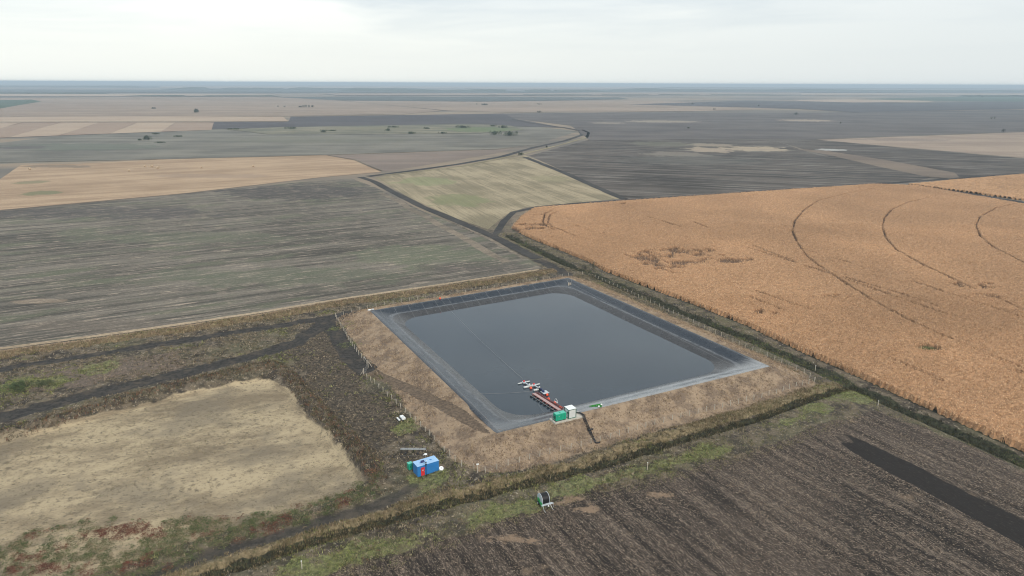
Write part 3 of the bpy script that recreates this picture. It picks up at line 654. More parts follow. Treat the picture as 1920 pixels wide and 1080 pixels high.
def leaves(x, y, k, r, hz_, s, col, zz_=None):
    n = len(x); z = height(x, y) if zz_ is None else zz_; r = np.repeat(np.broadcast_to(r, n), k); hh = np.repeat(np.broadcast_to(hz_, n), k)
    a = rng.uniform(0, 2 * math.pi, n * k); ph = rng.uniform(0, 1, n * k) ** .7; rr = np.sqrt(1 - ph ** 2) * rng.uniform(.6, 1.05, n * k)
    X = np.repeat(x, k) + np.cos(a) * rr * r; Y = np.repeat(y, k) + np.sin(a) * rr * r; Z = np.repeat(z, k) + ph * hh * rng.uniform(.7, 1.1, n * k)
    c = np.stack([X, Y, Z], -1)[:, None, :]; ss_ = np.repeat(np.broadcast_to(s, n), k)[:, None, None]
    off = rng.normal(0, 1, (n * k, 3, 3)); off /= np.linalg.norm(off, axis=-1, keepdims=True); off[:, :, 2] *= .6
    V = c + off * ss_
    Cc = np.repeat(col, k, 0) * rng.uniform(.7, 1.3, (n * k, 1)); Cc = np.repeat(Cc, 3, 0)
    return V.reshape(-1, 3), Cc
def pal(n, cols, p=None):
    c = np.array(cols)[rng.choice(len(cols), n, p=p)]; return c * rng.uniform(.85, 1.15, (n, 1))
def stuff(name, parts, label, cat):
    V = np.concatenate([p[0] for p in parts]); Cc = np.concatenate([p[1] for p in parts])
    o = np_mesh(name, V, np.arange(len(V)).reshape(-1, 3), M_VEG, cols=np.clip(Cc, 0, 1), kind='stuff'); tag(o, label, cat); return o
# --- dry grass on the berm
def c_berm(x, y):
    d = poly_sd(x, y, CREST); return np.where((d > .8) & (d < 13.5) & (line_d(x, y, RAMP) > 2.2), sstep(.6, 2.5, d) * (.35 + .65 * (fbm(x, y, 6, 77, 3) > .42)), 0.0)
x, y = pts_in((-75, 120, 110, 315), 4.5, c_berm)
p1 = blades(x, y, 5, rng.uniform(.25, .6, len(x)), .16, .05, pal(len(x), [(.44, .33, .235), (.33, .245, .17), (.54, .43, .31), (.17, .125, .09), (.37, .28, .17)]), .6)
x, y = pts_in((-215, 190, 30, 320), 5, lambda x, y: np.where(line_d(x, y, GOLD) < 3.0, .8, 0.0) )
p2 = blades(x, y, 6, rng.uniform(.5, 1.1, len(x)), .2, .06, pal(len(x), [(.32, .24, .155), (.24, .18, .12), (.40, .31, .21), (.17, .135, .09), (.22, .20, .11)]), .4)
x, y = pts_in((-215, 190, 30, 320), 7, lambda x, y: np.where(line_d(x, y, PALE) < 1.0, .9, 0.0))
p3 = blades(x, y, 4, .35, .16, .05, pal(len(x), [(.50, .40, .28), (.42, .33, .22)]), .5)
stuff('dry_grass', [p1, p2, p3], 'tan dry grass covering the reservoir berm and the bank along the weedy field', 'dry grass')
# --- reeds in the ditch in front
x, y = pts_in((-100, 80, 130, 200), 6, lambda x, y: np.where(line_d(x, y, REED) < 1.2 + 2.6 * fbm(x, y, 8, 5), .25 + .7 * sstep(.40, .55, fbm(x, y, 7, 55, 3)), 0.0))
nn = len(x); t_ = fbm(x, y, 10, 61, 3)[:, None]
cc = pal(nn, [(.29, .225, .135), (.22, .175, .10), (.38, .30, .19), (.15, .125, .07), (.20, .19, .095)]) * (.75 + .5 * t_)
p1 = blades(x, y, 6, rng.uniform(.25, .85, nn) * (.5 + 1.0 * fbm(x, y, 4, 12, 3)), .22, .06, cc, .35)
x, y = pts_in((-100, 80, 130, 200), 5, lambda x, y: np.where(line_d(x, y, DITCH) < 1.5, .8, 0.0))
p2 = blades(x, y, 6, rng.uniform(.5, 1.0, len(x)), .2, .07, pal(len(x), [(.07, .065, .04), (.05, .05, .035), (.13, .11, .06)]), .4)
stuff('reeds', [p1, p2], 'tall golden reeds lining the ditch below the front fence', 'reeds')
# --- green weeds
def c_green(x, y):
    A, B = zones(x, y); return np.clip(A[:, 2] * 1.5, 0, 1) * (fbm(x, y, 3, 51, 3) > .46)
x, y = pts_in((-215, 80, 130, 260), 5.5, c_green)
p1 = leaves(x, y, 9, rng.uniform(.25, .6, len(x)), rng.uniform(.2, .45, len(x)), .10, pal(len(x), [(.22, .26, .07), (.30, .33, .10), (.15, .19, .05), (.35, .36, .15), (.10, .13, .045)]))
def c_edge(x, y):
    return np.where((line_d(x, y, GBAND) < 9) & (poly_sd(x, y, BRF) > -3) & (line_d(x, y, DITCH) > 1.5), .5, 0.0)
x, y = pts_in((-100, 80, 130, 200), 4, c_edge)
p2 = blades(x, y, 5, rng.uniform(.2, .5, len(x)), .2, .06, pal(len(x), [(.30, .26, .155), (.20, .185, .09), (.36, .29, .19), (.13, .115, .065), (.16, .17, .075)]), .7)
stuff('green_weeds', [p1, p2], 'low yellow green weeds in a band between the ditch and the ploughed field', 'weeds')
# --- rough weeds over the spoil ground at the left
def c_spoil(x, y):
    d = poly_sd(x, y, CREST); A, B = zones(x, y)
    return np.where((d > 13) & (B[:, 0] < .4) & (B[:, 1] < .4) & (A[:, 0] < .35) & (poly_sd(x, y, F1P) > 1.5) & (poly_sd(x, y, CORN) > 6) & (line_d(x, y, T_MAIN) > 3), (.25 + .75 * sstep(-6, 4, poly_sd(x, y, CLOD))) * (.25 + .75 * (fbm(x, y, 7, 23, 3) > .46)), 0.0)
x, y = pts_in((-215, 84, 60, 320), 2.2, c_spoil)
k = fbm(x, y, 12, 91, 3); cc = pal(len(x), [(.26, .21, .145), (.11, .10, .062), (.40, .335, .24), (.060, .052, .042), (.18, .155, .09)])
cc = np.where((k > .62)[:, None], cc * np.array([.85, 1.05, .6]), cc)
p1 = blades(x, y, 5, rng.uniform(.2, .65, len(x)), .25, .08, cc, .7)
x, y = pts_in((-215, 84, 60, 320), .25, c_spoil)
p2 = leaves(x, y, 16, rng.uniform(.3, .9, len(x)), rng.uniform(.3, .8, len(x)), .13, pal(len(x), [(.11, .12, .055), (.19, .16, .10), (.07, .075, .04), (.16, .09, .05)]))
# bank around the sandy basin
x, y = pts_in((-215, 84, 0, 240), 4, lambda x, y: np.where(line_d(x, y, BANK) < 2.3, .75, 0.0))
p3 = blades(x, y, 5, rng.uniform(.4, 1.0, len(x)), .25, .08, pal(len(x), [(.10, .085, .055), (.17, .13, .085), (.06, .055, .04), (.20, .11, .07), (.13, .125, .065)]), .6)
stuff('rough_weeds', [p1, p2, p3], 'brown and olive weeds over the rough spoil between the dirt tracks', 'weeds')
# --- basin weeds: small dark tufts, and the red and green fringe at its near edge
x, y = pts_in((-215, 84, 0, 240), 2.5, lambda x, y: np.where(poly_sd(x, y, SAND) < -1, .12 + .6 * sstep(.44, .60, fbm(x, y, 14, 14, 4)), 0.0))
p1 = leaves(x, y, 8, rng.uniform(.10, .40, len(x)), .2, .08, pal(len(x), [(.16, .135, .085), (.11, .10, .06), (.22, .16, .08), (.13, .145, .06), (.30, .25, .15)]))
FR = GL([(-60, 1030), (60, 985), (160, 965), (280, 962), (400, 965), (500, 948), (600, 932), (680, 908), (715, 905), (720, 925), (620, 960), (480, 1000), (330, 1050), (240, 1100), (-60, 1140)])
def c_fr(x, y): return np.where(poly_sd(x, y, FR) + (fbm(x, y, 5, 71) - .5) * 8 < 0, .25 + .75 * (fbm(x, y, 4, 15, 3) > .43), 0.0)
x, y = pts_in((-110, 84, -20, 140), 2.8, c_fr)
k = fbm(x, y, 3.5, 19, 3)
cc = pal(len(x), [(.12, .15, .062), (.085, .115, .048), (.17, .185, .08), (.29, .23, .14), (.14, .16, .075)])
cc[k > .64] = pal(int((k > .64).sum()), [(.17, .055, .04), (.14, .065, .045), (.24, .12, .075)])
p2 = leaves(x, y, 34, rng.uniform(.35, 1.3, len(x)), rng.uniform(.3, .9, len(x)), .14, cc * .85)
x, y = G(705, 900); p3 = leaves(np.array([x - 4, x - 1.5, x - 3, x, x + 1]), np.array([y - .5, y + 1, y - 2.5, y - 1.5, y + .5]), 180, np.array([1.6, 1.8, 1.5, 1.6, 1.3]), 1.3, .14, np.array([(.10, .12, .05), (.28, .12, .06), (.13, .14, .06), (.09, .11, .045), (.12, .13, .06)]))
stuff('basin_weeds', [p1, p2, p3], 'red, green and straw coloured weeds fringing the sandy basin', 'weeds')
# --- growth of the ditch beside the corn, its colours darkened for the corn's shade
def c_cd(x, y): l = line_d(x, y, CDITCH); return np.where((l < 2.9) & (poly_sd(x, y, CORN) > .3), .9 - .12 * l, 0.0)
x, y = pts_in((-10, 130, 150, 430), 3.2, c_cd)
k = fbm(x, y, 9, 29, 3)
cc = pal(len(x), [(.035, .04, .022), (.026, .03, .019), (.055, .06, .028), (.07, .06, .037)]); cc[k > .62] = pal(int((k > .62).sum()), [(.14, .17, .06), (.20, .17, .10), (.10, .125, .045)])
p1 = blades(x, y, 4, rng.uniform(.3, .9, len(x)), .25, .08, cc, .4)
x, y = pts_in((-10, 130, 150, 430), .8, c_cd); p2 = leaves(x, y, 14, rng.uniform(.4, .9, len(x)), rng.uniform(.3, .8, len(x)), .13, pal(len(x), [(.045, .05, .026), (.07, .08, .035), (.04, .038, .026), (.12, .10, .065)]))
def c_ver(x, y):
    d = poly_sd(x, y, CREST); l = line_d(x, y, CDITCH); return np.where((l > 3.3) & (l < 9) & (d > 4) & (poly_sd(x, y, CORN) > 2) & (poly_sd(x, y, BRF) > 0) & (line_d(x, y, T_MAIN) > 3.4), .6, 0.0)
x, y = pts_in((-10, 130, 150, 430), 3, c_ver); p3 = blades(x, y, 4, rng.uniform(.3, .6, len(x)), .22, .07, pal(len(x), [(.22, .20, .11), (.30, .26, .16), (.15, .15, .075)]), .6)
stuff('ditch_growth', [p1, p2, p3], 'dark green growth in the shaded ditch along the corn', 'undergrowth')
# --- straw litter on the ploughed field
def c_lit(x, y): return np.where((poly_sd(x, y, BRF) < 0) & (poly_sd(x, y, STRIP) > 0), .3 + .7 * sstep(.40, .62, .6 * vnoise((x * math.cos(ROWB) + y * math.sin(ROWB)) / 12, (-x * math.sin(ROWB) + y * math.cos(ROWB)), 1.1, 8) + .4 * fbm(x, y, 9, 3, 3)), 0.0)
x, y = pts_in((-60, 84, 150, 175), 13, c_lit); n = len(x); z = height(x, y) + .04
a_ = ROWB + rng.normal(0, .8, n); L = rng.uniform(.10, .34, n); w_ = rng.uniform(.015, .04, n)
dx, dy = np.cos(a_) * L, np.sin(a_) * L; ex, ey = -np.sin(a_) * w_, np.cos(a_) * w_
V = np.stack([np.stack([x - dx, y - dy, z], -1), np.stack([x + ex, y + ey, z + rng.uniform(.02, .14, n)], -1), np.stack([x + dx, y + dy, z + .02], -1)], 1).reshape(-1, 3)
stuff('straw_litter', [(V, np.repeat(pal(n, [(.32, .265, .21), (.20, .155, .12), (.42, .34, .26), (.12, .09, .07)]), 3, 0))], 'pale straw and stalk litter lying in rows on the ploughed field', 'straw')

# ------------------------------------------------------------------ corn
ARCS = [GL(p) for p in ([(1633, 357), (1580, 367), (1533, 380), (1507, 397), (1490, 417), (1485, 437), (1493, 457), (1510, 483), (1533, 502), (1580, 533), (1633, 568), (1697, 603), (1747, 627), (1830, 662), (1930, 703)],
        [(1743, 373), (1700, 383), (1670, 397), (1657, 413), (1654, 430), (1660, 450), (1680, 473), (1727, 500), (1800, 535), (1930, 592)],
        [(1913, 383), (1867, 393), (1837, 410), (1829, 427), (1837, 447), (1860, 467), (1930, 503)],
        [(1037, 397), (1022, 403), (1017, 420), (1027, 430), (1040, 435)], [(1045, 400), (1031, 406), (1027, 420), (1036, 430), (1052, 435)])]
LANES = [GL(p) for p in ([(1000, 415), (1100, 455), (1250, 512), (1450, 590), (1650, 670), (1920, 790)], [(1180, 400), (1330, 445), (1560, 520), (1930, 650)], [(1500, 470), (1700, 530), (1930, 605)], [(1060, 420), (1200, 470), (1400, 545), (1700, 650)], [(1300, 420), (1500, 500), (1700, 560), (1930, 640)], [(1130, 440), (1300, 520), (1500, 600)])]
HOLE = px_blob(1740, 658, 22, 6)
DAM = [px_blob(1262, 486, 75, 15), px_blob(1340, 490, 70, 9), px_blob(1240, 502, 45, 8), px_blob(1290, 474, 50, 7), px_blob(1860, 560, 60, 4), px_blob(1425, 590, 14, 4), px_blob(1880, 705, 40, 6)]
def corn_gap(x, y):
    g = np.zeros(len(x)); far = sstep(250, 500, y)
    for A_ in ARCS: g = np.maximum(g, 1 - sstep(.15 + .05 * far, .55 + .15 * far, line_d(x, y, A_) + (vnoise(x, y, 9, 3) - .5) * .45))
    for A_ in LANES: g = np.maximum(g, .75 * (1 - sstep(.2, .7, line_d(x, y, A_) + (vnoise(x, y, 7, 3) - .5))) * (vnoise(x, y, 22, 3) > .45))
    g = np.maximum(g, 1 - sstep(.85, 1.1, np.hypot((x - HOLE[0]) / HOLE[2], (y - HOLE[1]) / HOLE[3])))
    pn = fbm(x, y, 5, 88, 3)
    for D in DAM: g = np.maximum(g, (np.hypot((x - D[0]) / D[2], (y - D[1]) / D[3]) < 1) * sstep(.43, .60, pn) * .85)
    for (px, py, r) in ((1000, 425, 5), (985, 432, 6), (995, 406, 4), (1440, 590, 3), (1570, 562, 3), (1830, 540, 5), (1180, 385, 4)):
        c_ = G(px, py); g = np.maximum(g, (np.hypot((x - c_[0]) / (r * 2), (y - c_[1]) / r) < 1) * sstep(.45, .55, pn))
    return g
bb = (min(p[0] for p in CORN), min(p[1] for p in CORN), 620, max(p[1] for p in CORN))
cs = .8
def canopy(poly, bb, cs, name):
    xs = np.arange(bb[0], bb[2], cs); ys = np.arange(bb[1], bb[3], cs); X, Y = np.meshgrid(xs, ys); X = X.ravel(); Y = Y.ravel()
    sd_ = poly_sd(X, Y, poly); keepv = (sd_ < .1)
    g = corn_gap(X, Y); rg = rng.random(len(X))
    Z = 1.55 * (1 - g) + (fbm(X, Y, 3, 2, 3) - .5) * .35 + (rg - .5) * .35; Z = np.maximum(Z, .08); edge = sd_ > -.9
    Z[edge] = .05
    nx2 = len(xs); idx = np.arange(len(X)).reshape(len(ys), nx2)
    Q = np.stack([idx[:-1, :-1], idx[:-1, 1:], idx[1:, 1:], idx[1:, :-1]], -1).reshape(-1, 4)
    Q = Q[keepv[Q].all(1)]; Q = Q[(in_view(X[Q[:, 0]], Y[Q[:, 0]], 0, 120))]
    used = np.unique(Q); mp = np.zeros(len(X), int); mp[used] = np.arange(len(used))
    X, Y, Z, g, rg = X[used], Y[used], Z[used], g[used], rg[used]; X = X + rng.uniform(-.3, .3, len(X)) * cs; Y = Y + rng.uniform(-.3, .3, len(Y)) * cs
    big = fbm(X, Y, 40, 66, 3)[:, None]
    col = np.array([.46, .255, .12]) * (.66 + .42 * rg[:, None]) * (.80 + .4 * big)
    col = col * (1 - g[:, None]) + np.array([.09, .055, .035]) * g[:, None]  # gaps turn deep brown, their shade put into the colour
    return X, Y, Z, mp[Q], col
cx_, cy_, cz_, Q, ccol = canopy(CORN, bb, cs, 'c')
V = np.stack([cx_, cy_, cz_], -1)
Q3 = np.concatenate([Q[:, [0, 1, 2]], Q[:, [0, 2, 3]]])
# plants
def corn_plants(poly, bb, dens, ymin, ymax, k, scale):
    x, y = pts_in((bb[0], max(bb[1], ymin), bb[2], min(bb[3], ymax)), dens, lambda x, y: (poly_sd(x, y, poly) < -.1 ))
    # snap to rows
    rx, ry = math.cos(-ROWC), math.sin(-ROWC)
    u = x * math.cos(ROWC) + y * math.sin(ROWC); v = -x * math.sin(ROWC) + y * math.cos(ROWC); v = np.round(v / 1.5) * 1.5 + rng.normal(0, .30, len(v))
    x = u * math.cos(ROWC) - v * math.sin(ROWC); y = u * math.sin(ROWC) + v * math.cos(ROWC)
    ok = (poly_sd(x, y, poly) < 0) & (corn_gap(x, y) < rng.uniform(.3, .95, len(x))); x, y = x[ok], y[ok]; n = len(x)
    H = rng.uniform(1.9, 2.45, n); edge = poly_sd(x, y, poly) > -1.5
    zb = np.where(edge, .3, 1.0)
    t0 = rng.uniform(0, 1, (n, k)); zb = zb[:, None] + (H[:, None] - zb[:, None] - .25) * t0
    a = rng.uniform(0, 2 * math.pi, (n, k)); L = rng.uniform(.2, .48, (n, k)) * scale; w = rng.uniform(.035, .08, (n, k)) * scale
    V = np.empty((n, k, 3, 3)); ca, sa = np.cos(a), np.sin(a)
    V[..., 0, :] = np.stack([x[:, None] - sa * w, y[:, None] + ca * w, zb], -1)
    V[..., 1, :] = np.stack([x[:, None] + sa * w, y[:, None] - ca * w, zb + .08], -1)
    V[..., 2, :] = np.stack([x[:, None] + ca * L, y[:, None] + sa * L, zb + rng.uniform(-.35, .4, (n, k))], -1)
    col = np.array([(.70, .43, .22), (.60, .35, .175), (.78, .52, .29), (.44, .25, .125), (.66, .37, .17)])[rng.choice(5, (n, k))] * rng.uniform(.85, 1.12, (n, k, 1))
    big = fbm(x, y, 40, 66, 3)[:, None, None]; col = col * (.80 + .4 * big)
    # tassel and stalk
    T = np.empty((n, 3, 3)); aa = rng.uniform(0, 6.28, n); tw = .05 * scale
    T[:, 0] = np.stack([x - np.cos(aa) * tw, y - np.sin(aa) * tw, np.full(n, .1)], -1); T[:, 1] = np.stack([x + np.cos(aa) * tw, y + np.sin(aa) * tw, np.full(n, .1)], -1)
    T[:, 2] = np.stack([x + rng.normal(0, .1, n), y + rng.normal(0, .1, n), H + .1], -1)
    tc_ = np.array([.55, .36, .19]) * rng.uniform(.7, 1.15, (n, 1))
    return np.concatenate([V.reshape(-1, 3), T.reshape(-1, 3)]), np.concatenate([np.repeat(col.reshape(-1, 3), 3, 0), np.repeat(tc_, 3, 0)])
a0_, b0_ = G(1130, 508), G(1920, 850); ROWC = math.atan2(b0_[1] - a0_[1], b0_[0] - a0_[0])
pa = corn_plants(CORN, bb, 4.2, 0, 270, 7, 1.0); pb = corn_plants(CORN, bb, 1.8, 270, 420, 5, 1.3); pc = corn_plants(CORN, bb, .6, 420, 700, 4, 1.9)
VV = np.concatenate([V, pa[0], pb[0], pc[0]]); CC = np.concatenate([ccol, pa[1], pb[1], pc[1]])
TT = np.concatenate([Q3, (np.arange(len(VV) - len(V)) + len(V)).reshape(-1, 3)])
tag(np_mesh('corn', VV, TT, M_VEG, cols=np.clip(CC * np.array([.92, .98, 1.12]), 0, 1), kind='stuff'), 'ripe orange brown corn standing over the big field on the right', 'corn')
bb2 = (min(p[0] for p in CORN2), min(p[1] for p in CORN2), 800, max(p[1] for p in CORN2))
cx_, cy_, cz_, Q, ccol = canopy(CORN2, bb2, 1.6, 'c'); V = np.stack([cx_, cy_, cz_], -1); Q3 = np.concatenate([Q[:, [0, 1, 2]], Q[:, [0, 2, 3]]])
pa = corn_plants(CORN2, bb2, .3, 400, 1200, 4, 2.4)
VV = np.concatenate([V, pa[0]]); CC = np.concatenate([ccol * np.array([1.05, 1.12, 1.25]), pa[1] * np.array([1.0, 1.08, 1.2])])
TT = np.concatenate([Q3, (np.arange(len(pa[0])) + len(V)).reshape(-1, 3)])
tag(np_mesh('corn', VV, TT, M_VEG, cols=np.clip(CC, 0, 1), kind='stuff'), 'paler strip of ripe corn beyond the track at the right edge', 'corn')
xh = HOLE[0] + rng.normal(0, HOLE[2] * .4, 60); yh = HOLE[1] + rng.normal(0, HOLE[3] * .4, 60)
stuff('green_weeds', [leaves(xh, yh, 30, rng.uniform(.5, 1.1, 60), rng.uniform(.8, 1.4, 60), .16, pal(60, [(.12, .17, .06), (.07, .10, .035), (.18, .22, .09)]))], 'green weed patch in a hole in the corn', 'weeds')

# ------------------------------------------------------------------ equipment on the berm
TH = math.atan2(CREST[1][1] - CREST[0][1], CREST[1][0] - CREST[0][0])
m_conc = plain('pale_concrete', (.50, .48, .43), .9, var=.2); m_white = plain('white_panel', (.60, .64, .64), .45, var=.05); m_roofw = plain('white_roof', (.80, .83, .83), .4, var=.04)
m_gtrim = plain('dark_green_trim', (.03, .13, .09), .5); m_teal = plain('green_enamel', (.012, .36, .22), .35, var=.1); m_teal_l = plain('green_lid', (.10, .50, .38), .35, var=.1)
m_black = plain('black_plastic', (.018, .018, .020), .45); m_glass = plain('dark_glass', (.03, .04, .05), .15); m_steel = plain('galvanised_steel', (.48, .50, .50), .4, .6, var=.15)
m_blue = plain('blue_paint', (.030, .20, .52), .4, var=.1, sc=.8); m_bluer = plain('light_blue_roof', (.33, .55, .82), .35, var=.14, sc=.7); m_red = plain('red_paint', (.60, .03, .035), .45, var=.2)
m_orange = plain('orange_buoy', (.85, .12, .05), .45); m_rust = plain('red_oxide_steel', (.26, .085, .075), .7, var=.3); m_pink = plain('faded_deck_boards', (.46, .34, .33), .8, var=.25, sc=3)
m_navy = plain('navy_motor', (.02, .035, .13), .4); m_post = plain('weathered_post', (.48, .44, .37), .9, var=.2); m_wire = plain('fence_wire', (.30, .29, .27), .6, .5)
m_cable = plain('pale_rope', (.30, .31, .31), .8); m_kelly = plain('bright_green_plastic', (.03, .22, .03), .4, var=.2); m_reelg = plain('reel_green', (.03, .42, .12), .4); m_lgrey = plain('light_grey_paint', (.50, .56, .60), .5, .0)
m_wood = plain('bleached_wood', (.50, .43, .34), .9, var=.25, sc=3)
m_bales = plain('straw_bale', (.44, .34, .23), .95, var=.2)

def dir_of(a, b): return math.atan2(b[1] - a[1], b[0] - a[0])
SZ = 3.85
A = G(1040.6, 793.7, SZ); B = G(1095, 779.7, SZ); ST = TH; SL = math.dist(A, B); SW = 2.9
t_ = empty('concrete_slab', (A[0], A[1], SZ), ST)
tag(t_, 'pale concrete slab on the berm crest under the green generator and white cabin', 'slab')
MB().box(SL / 2, SW / 2, -.5, SL, SW, 1.0, bev=.03).build('base', m_conc, t_)
MB().box(SL / 2, .12, .03, SL - .1, .22, .06).build('kerb', m_conc, t_)
def onslab(u, v, z=0.0):
    c, s = math.cos(ST), math.sin(ST); return (A[0] + u * c - v * s, A[1] + u * s + v * c, SZ + z)
# generator
t_ = empty('generator', onslab(.55, .45, .0), ST); tag(t_, 'green enclosed generator beside the white cabin on the concrete slab', 'generator')
MB().box(1.5, .75, .09, 2.9, 1.3, .16).build('skid', m_black, t_)
o = MB().box(1.5, .75, 1.06, 3.0, 1.45, 1.76, bev=.07).build('housing', m_teal, t_)
MB().box(.76, .75, 1.965, 1.35, 1.3, .06, bev=.02).build('lid', m_teal_l, t_); MB().box(2.25, .75, 1.965, 1.35, 1.3, .06, bev=.02).build('lid', m_teal_l, t_)
g = MB()
for k in range(5): g.box(-.01, .75, .6 + k * .17, .03, .95, .07)
g.build('air_grille', m_black, t_)
MB().box(.95, .01, 1.35, .3, .02, .16).build('label_plate', m_white, t_)
MB().cyl((1.5, .75, 1.93), (1.5, .75, 2.15), .06).build('exhaust', m_black, t_)
for x in (.5, 1.5, 2.5): MB().box(x, .015, 1.05, .04, .02, 1.4).build('door_seam', m_gtrim, t_)
# cabin
CW, CD, CH = 2.1, 2.1, 2.4
t_ = empty('control_cabin', onslab(4.25, .42, 0), ST); tag(t_, 'small white panel cabin with dark green edge trim standing on the slab', 'cabin')
MB().box(CW / 2, CD / 2, CH / 2 + .05, CW, CD, CH).build('wall', m_white, t_)
g = MB()
for x in (0, CW):
    for y in (0, CD): g.box(x, y, CH / 2 + .05, .16, .16, CH + .04)
g.box(CW / 2, 0, .08, CW - .1, .12, .16).box(0, CD / 2, .08, .12, CD - .1, .16).box(CW, CD / 2, .08, .12, CD - .1, .16)
g.box(CW / 2, -.01, CH + .0, CW - .1, .12, .14).box(-.01, CD / 2, CH + .0, .12, CD - .1, .14).box(CW + .01, CD / 2, CH + .03, .07, CD - .1, .08)
g.build('corner_trim', m_gtrim, t_)
MB().box(CW / 2, CD / 2, CH + .12, CW + .16, CD + .16, .08, bev=.02).build('roof', m_roofw, t_)
d_ = MB().box(-.025, 1.35, 1.0, .03, .8, 1.8).build('door', m_roofw, t_); MB().box(-.05, 1.05, 1.0, .03, .05, .12).build('handle', m_black, d_)
f = MB().box(-.03, .5, 1.5, .03, .5, .45).build('window', m_gtrim, t_); MB().box(-.05, .5, 1.5, .02, .38, .34).build('pane', m_glass, f)
f = MB().box(-.045, 1.45, 1.55, .02, .34, .3).build('window', m_gtrim, t_); MB().box(-.06, 1.45, 1.55, .01, .24, .2).build('pane', m_glass, f)
# slab railing posts
t_ = empty('railing', onslab(0, 0, 0), ST); tag(t_, 'thin dark railing at the left end of the concrete slab', 'railing')
for (u, v) in ((.12, .12), (.12, SW - .1), (.12, 1.5)): MB().cyl((u, v, 0), (u, v, 1.1), .03, n=6).build('post', m_black, t_)
MB().tube([(.12, .12, 1.1), (.12, SW - .1, 1.1)], .025, 6).tube([(.12, .12, .55), (.12, SW - .1, .55)], .02, 6).build('rail', m_black, t_)
# pipes from the cabin down the berm
def groundpath(pts, dz):
    return [(*GH(px, py)[:2], GH(px, py)[2] + dz) for px, py in pts]
for i, (off, lab) in enumerate(((0, 'black pipe nearest the cabin running down the berm'), (1, 'thick black pipe running down the berm to the right of two others'), (-1, 'black pipe running down the berm left of the two others'))):
    st_ = [onslab(SL - 1.0 - off * .15, 2.1 + off * .18, .25), onslab(SL - .35 + off * .1, 1.5 + off * .25, .3), onslab(SL - .1 + off * .25, .3, .25)]
    pth = st_ + groundpath([(1097 + off * 2.0, 789), (1103 + off * 2.2, 803), (1110 + off * 2.0, 818), (1117 + off * 1.2, 831)], .14)
    o = MB().tube(pth, .105 if off == 1 else .085).build('pipe', m_black, smooth=True); tag(o, lab, 'pipe')
x, y, z = GH(1107, 807)
t_ = empty('pipe_coupling', (x, y, z), TH); tag(t_, 'black coupling block clamped round the pipes halfway down the berm', 'coupling')
MB().box(0, 0, .22, 1.3, .5, .36, bev=.08).build('clamp', m_black, t_)
for sx in (-.75, .75): MB().cyl((sx, 0, 0), (sx, 0, .5), .08).build('bolt_post', m_black, t_)
x, y, z = GH(1120, 831)
t_ = empty('pipe_outlet', (x, y, z), TH); tag(t_, 'short black outlet lying at the foot of the pipes by the fence', 'outlet')
MB().cyl((-.5, 0, .15), (.55, -.1, .15), .17).build('barrel', m_black, t_); MB().cyl((.5, -.1, .15), (.62, -.1, .15), .26).build('flange', m_black, t_)

# ------------------------------------------------------------------ floating walkway and pumps
WZ = WATER_Z
Pf = Vector((*G(1000.5, 737, WZ + .5), 0)); Pn = Vector((*G(1052, 770, WZ + .5), 0)); d = Pn - Pf; WL = d.length; WA = math.atan2(d.y, d.x)
t_ = empty('floating_walkway', (Pf.x, Pf.y, WZ), WA); tag(t_, 'long red and pink floating walkway on black floats leading to the pumps', 'walkway')
nseg = int(WL / 1.5)
for k in range(nseg):
    MB().box((k + .5) * WL / nseg, 0, .5, WL / nseg - .06, .9, .07).build('deck_panel', m_pink, t_)
g = MB()
for s in (-.55, .55, .95): g.box(WL / 2, s, .5, WL, .09, .16)
g.build('side_beam', m_rust, t_)
for k in range(nseg):
    x = (k + .5) * WL / nseg
    o = MB().cyl((x, -1.6, .12), (x, 1.1, .12), .32, n=14)
    o.build('float', m_black, t_, smooth=True)
    MB().box(x, .0, .42, .12, 2.2, .08).build('cross_beam', m_rust, t_)
g = MB()
g.tube([(.2, -1.35, .42), (WL - .6, -1.35, .42)], .045, 6)
g.build('cable_tray', m_steel, t_)
g = MB()
for k in range(nseg + 1): g.cyl((k * WL / nseg, .55, .5), (k * WL / nseg, .55, 1.35), .03, n=6)
g.tube([(0, .55, 1.35), (WL, .55, 1.35)], .03, 6).tube([(0, .55, .95), (WL, .55, .95)], .022, 6)
g.build('handrail', m_rust, t_)
MB().tube([(.5, .8, .7), (WL * .5, .82, .7), (WL + 1.5, .9, 1.2)], .12).build('discharge_pipe', m_rust, t_, smooth=True)
# pump raft
c0, c1, c2, c3 = [Vector((*G(px, py, WZ + .45), 0)) for px, py in ((1013, 733.9), (1021.5, 730), (1030, 736.7), (1019.4, 739))]
RA = math.atan2((c3 - c0).y, (c3 - c0).x); RL = (c3 - c0).length; RW = ((c1 - c0).length + (c2 - c3).length) / 2
t_ = empty('pump_raft', (c0.x, c0.y, WZ), RA); tag(t_, 'pale blue square raft carrying a navy pump beside the walkway', 'raft')
MB().box(RL / 2, RW / 2, .42, RL, RW, .10, bev=.02).build('deck', m_lgrey, t_)
for s in (.2, .8): MB().cyl((0.1, RW * s, .1), (RL - .1, RW * s, .1), .3).build('float', m_black, t_, smooth=True)
MB().box(RL / 2, 0.05, .36, RL, .1, .2).build('edge_beam', m_navy, t_)
x, y = RL * .30, RW * .30
MB().box(x, y, .52, 1.0, .55, .10).build('bedplate', m_navy, t_)
q = MB().cyl((x - .45, y, .76), (x + .15, y, .76), .22, n=16).build('motor', m_navy, t_, smooth=True); MB().box(x - .15, y, 1.0, .22, .2, .1).build('terminal_box', m_navy, q)
MB().cyl((x + .2, y, .74), (x + .42, y, .74), .28, n=16).build('pump_casing', m_navy, t_, smooth=True)
p = G(1011, 728, WZ + .6)
t_ = empty('suction_manifold', (*p, WZ), WA); t_.scale = (.62, .62, .62); tag(t_, 'dark valves and curved pipes between the aerators and the pump raft', 'pump')
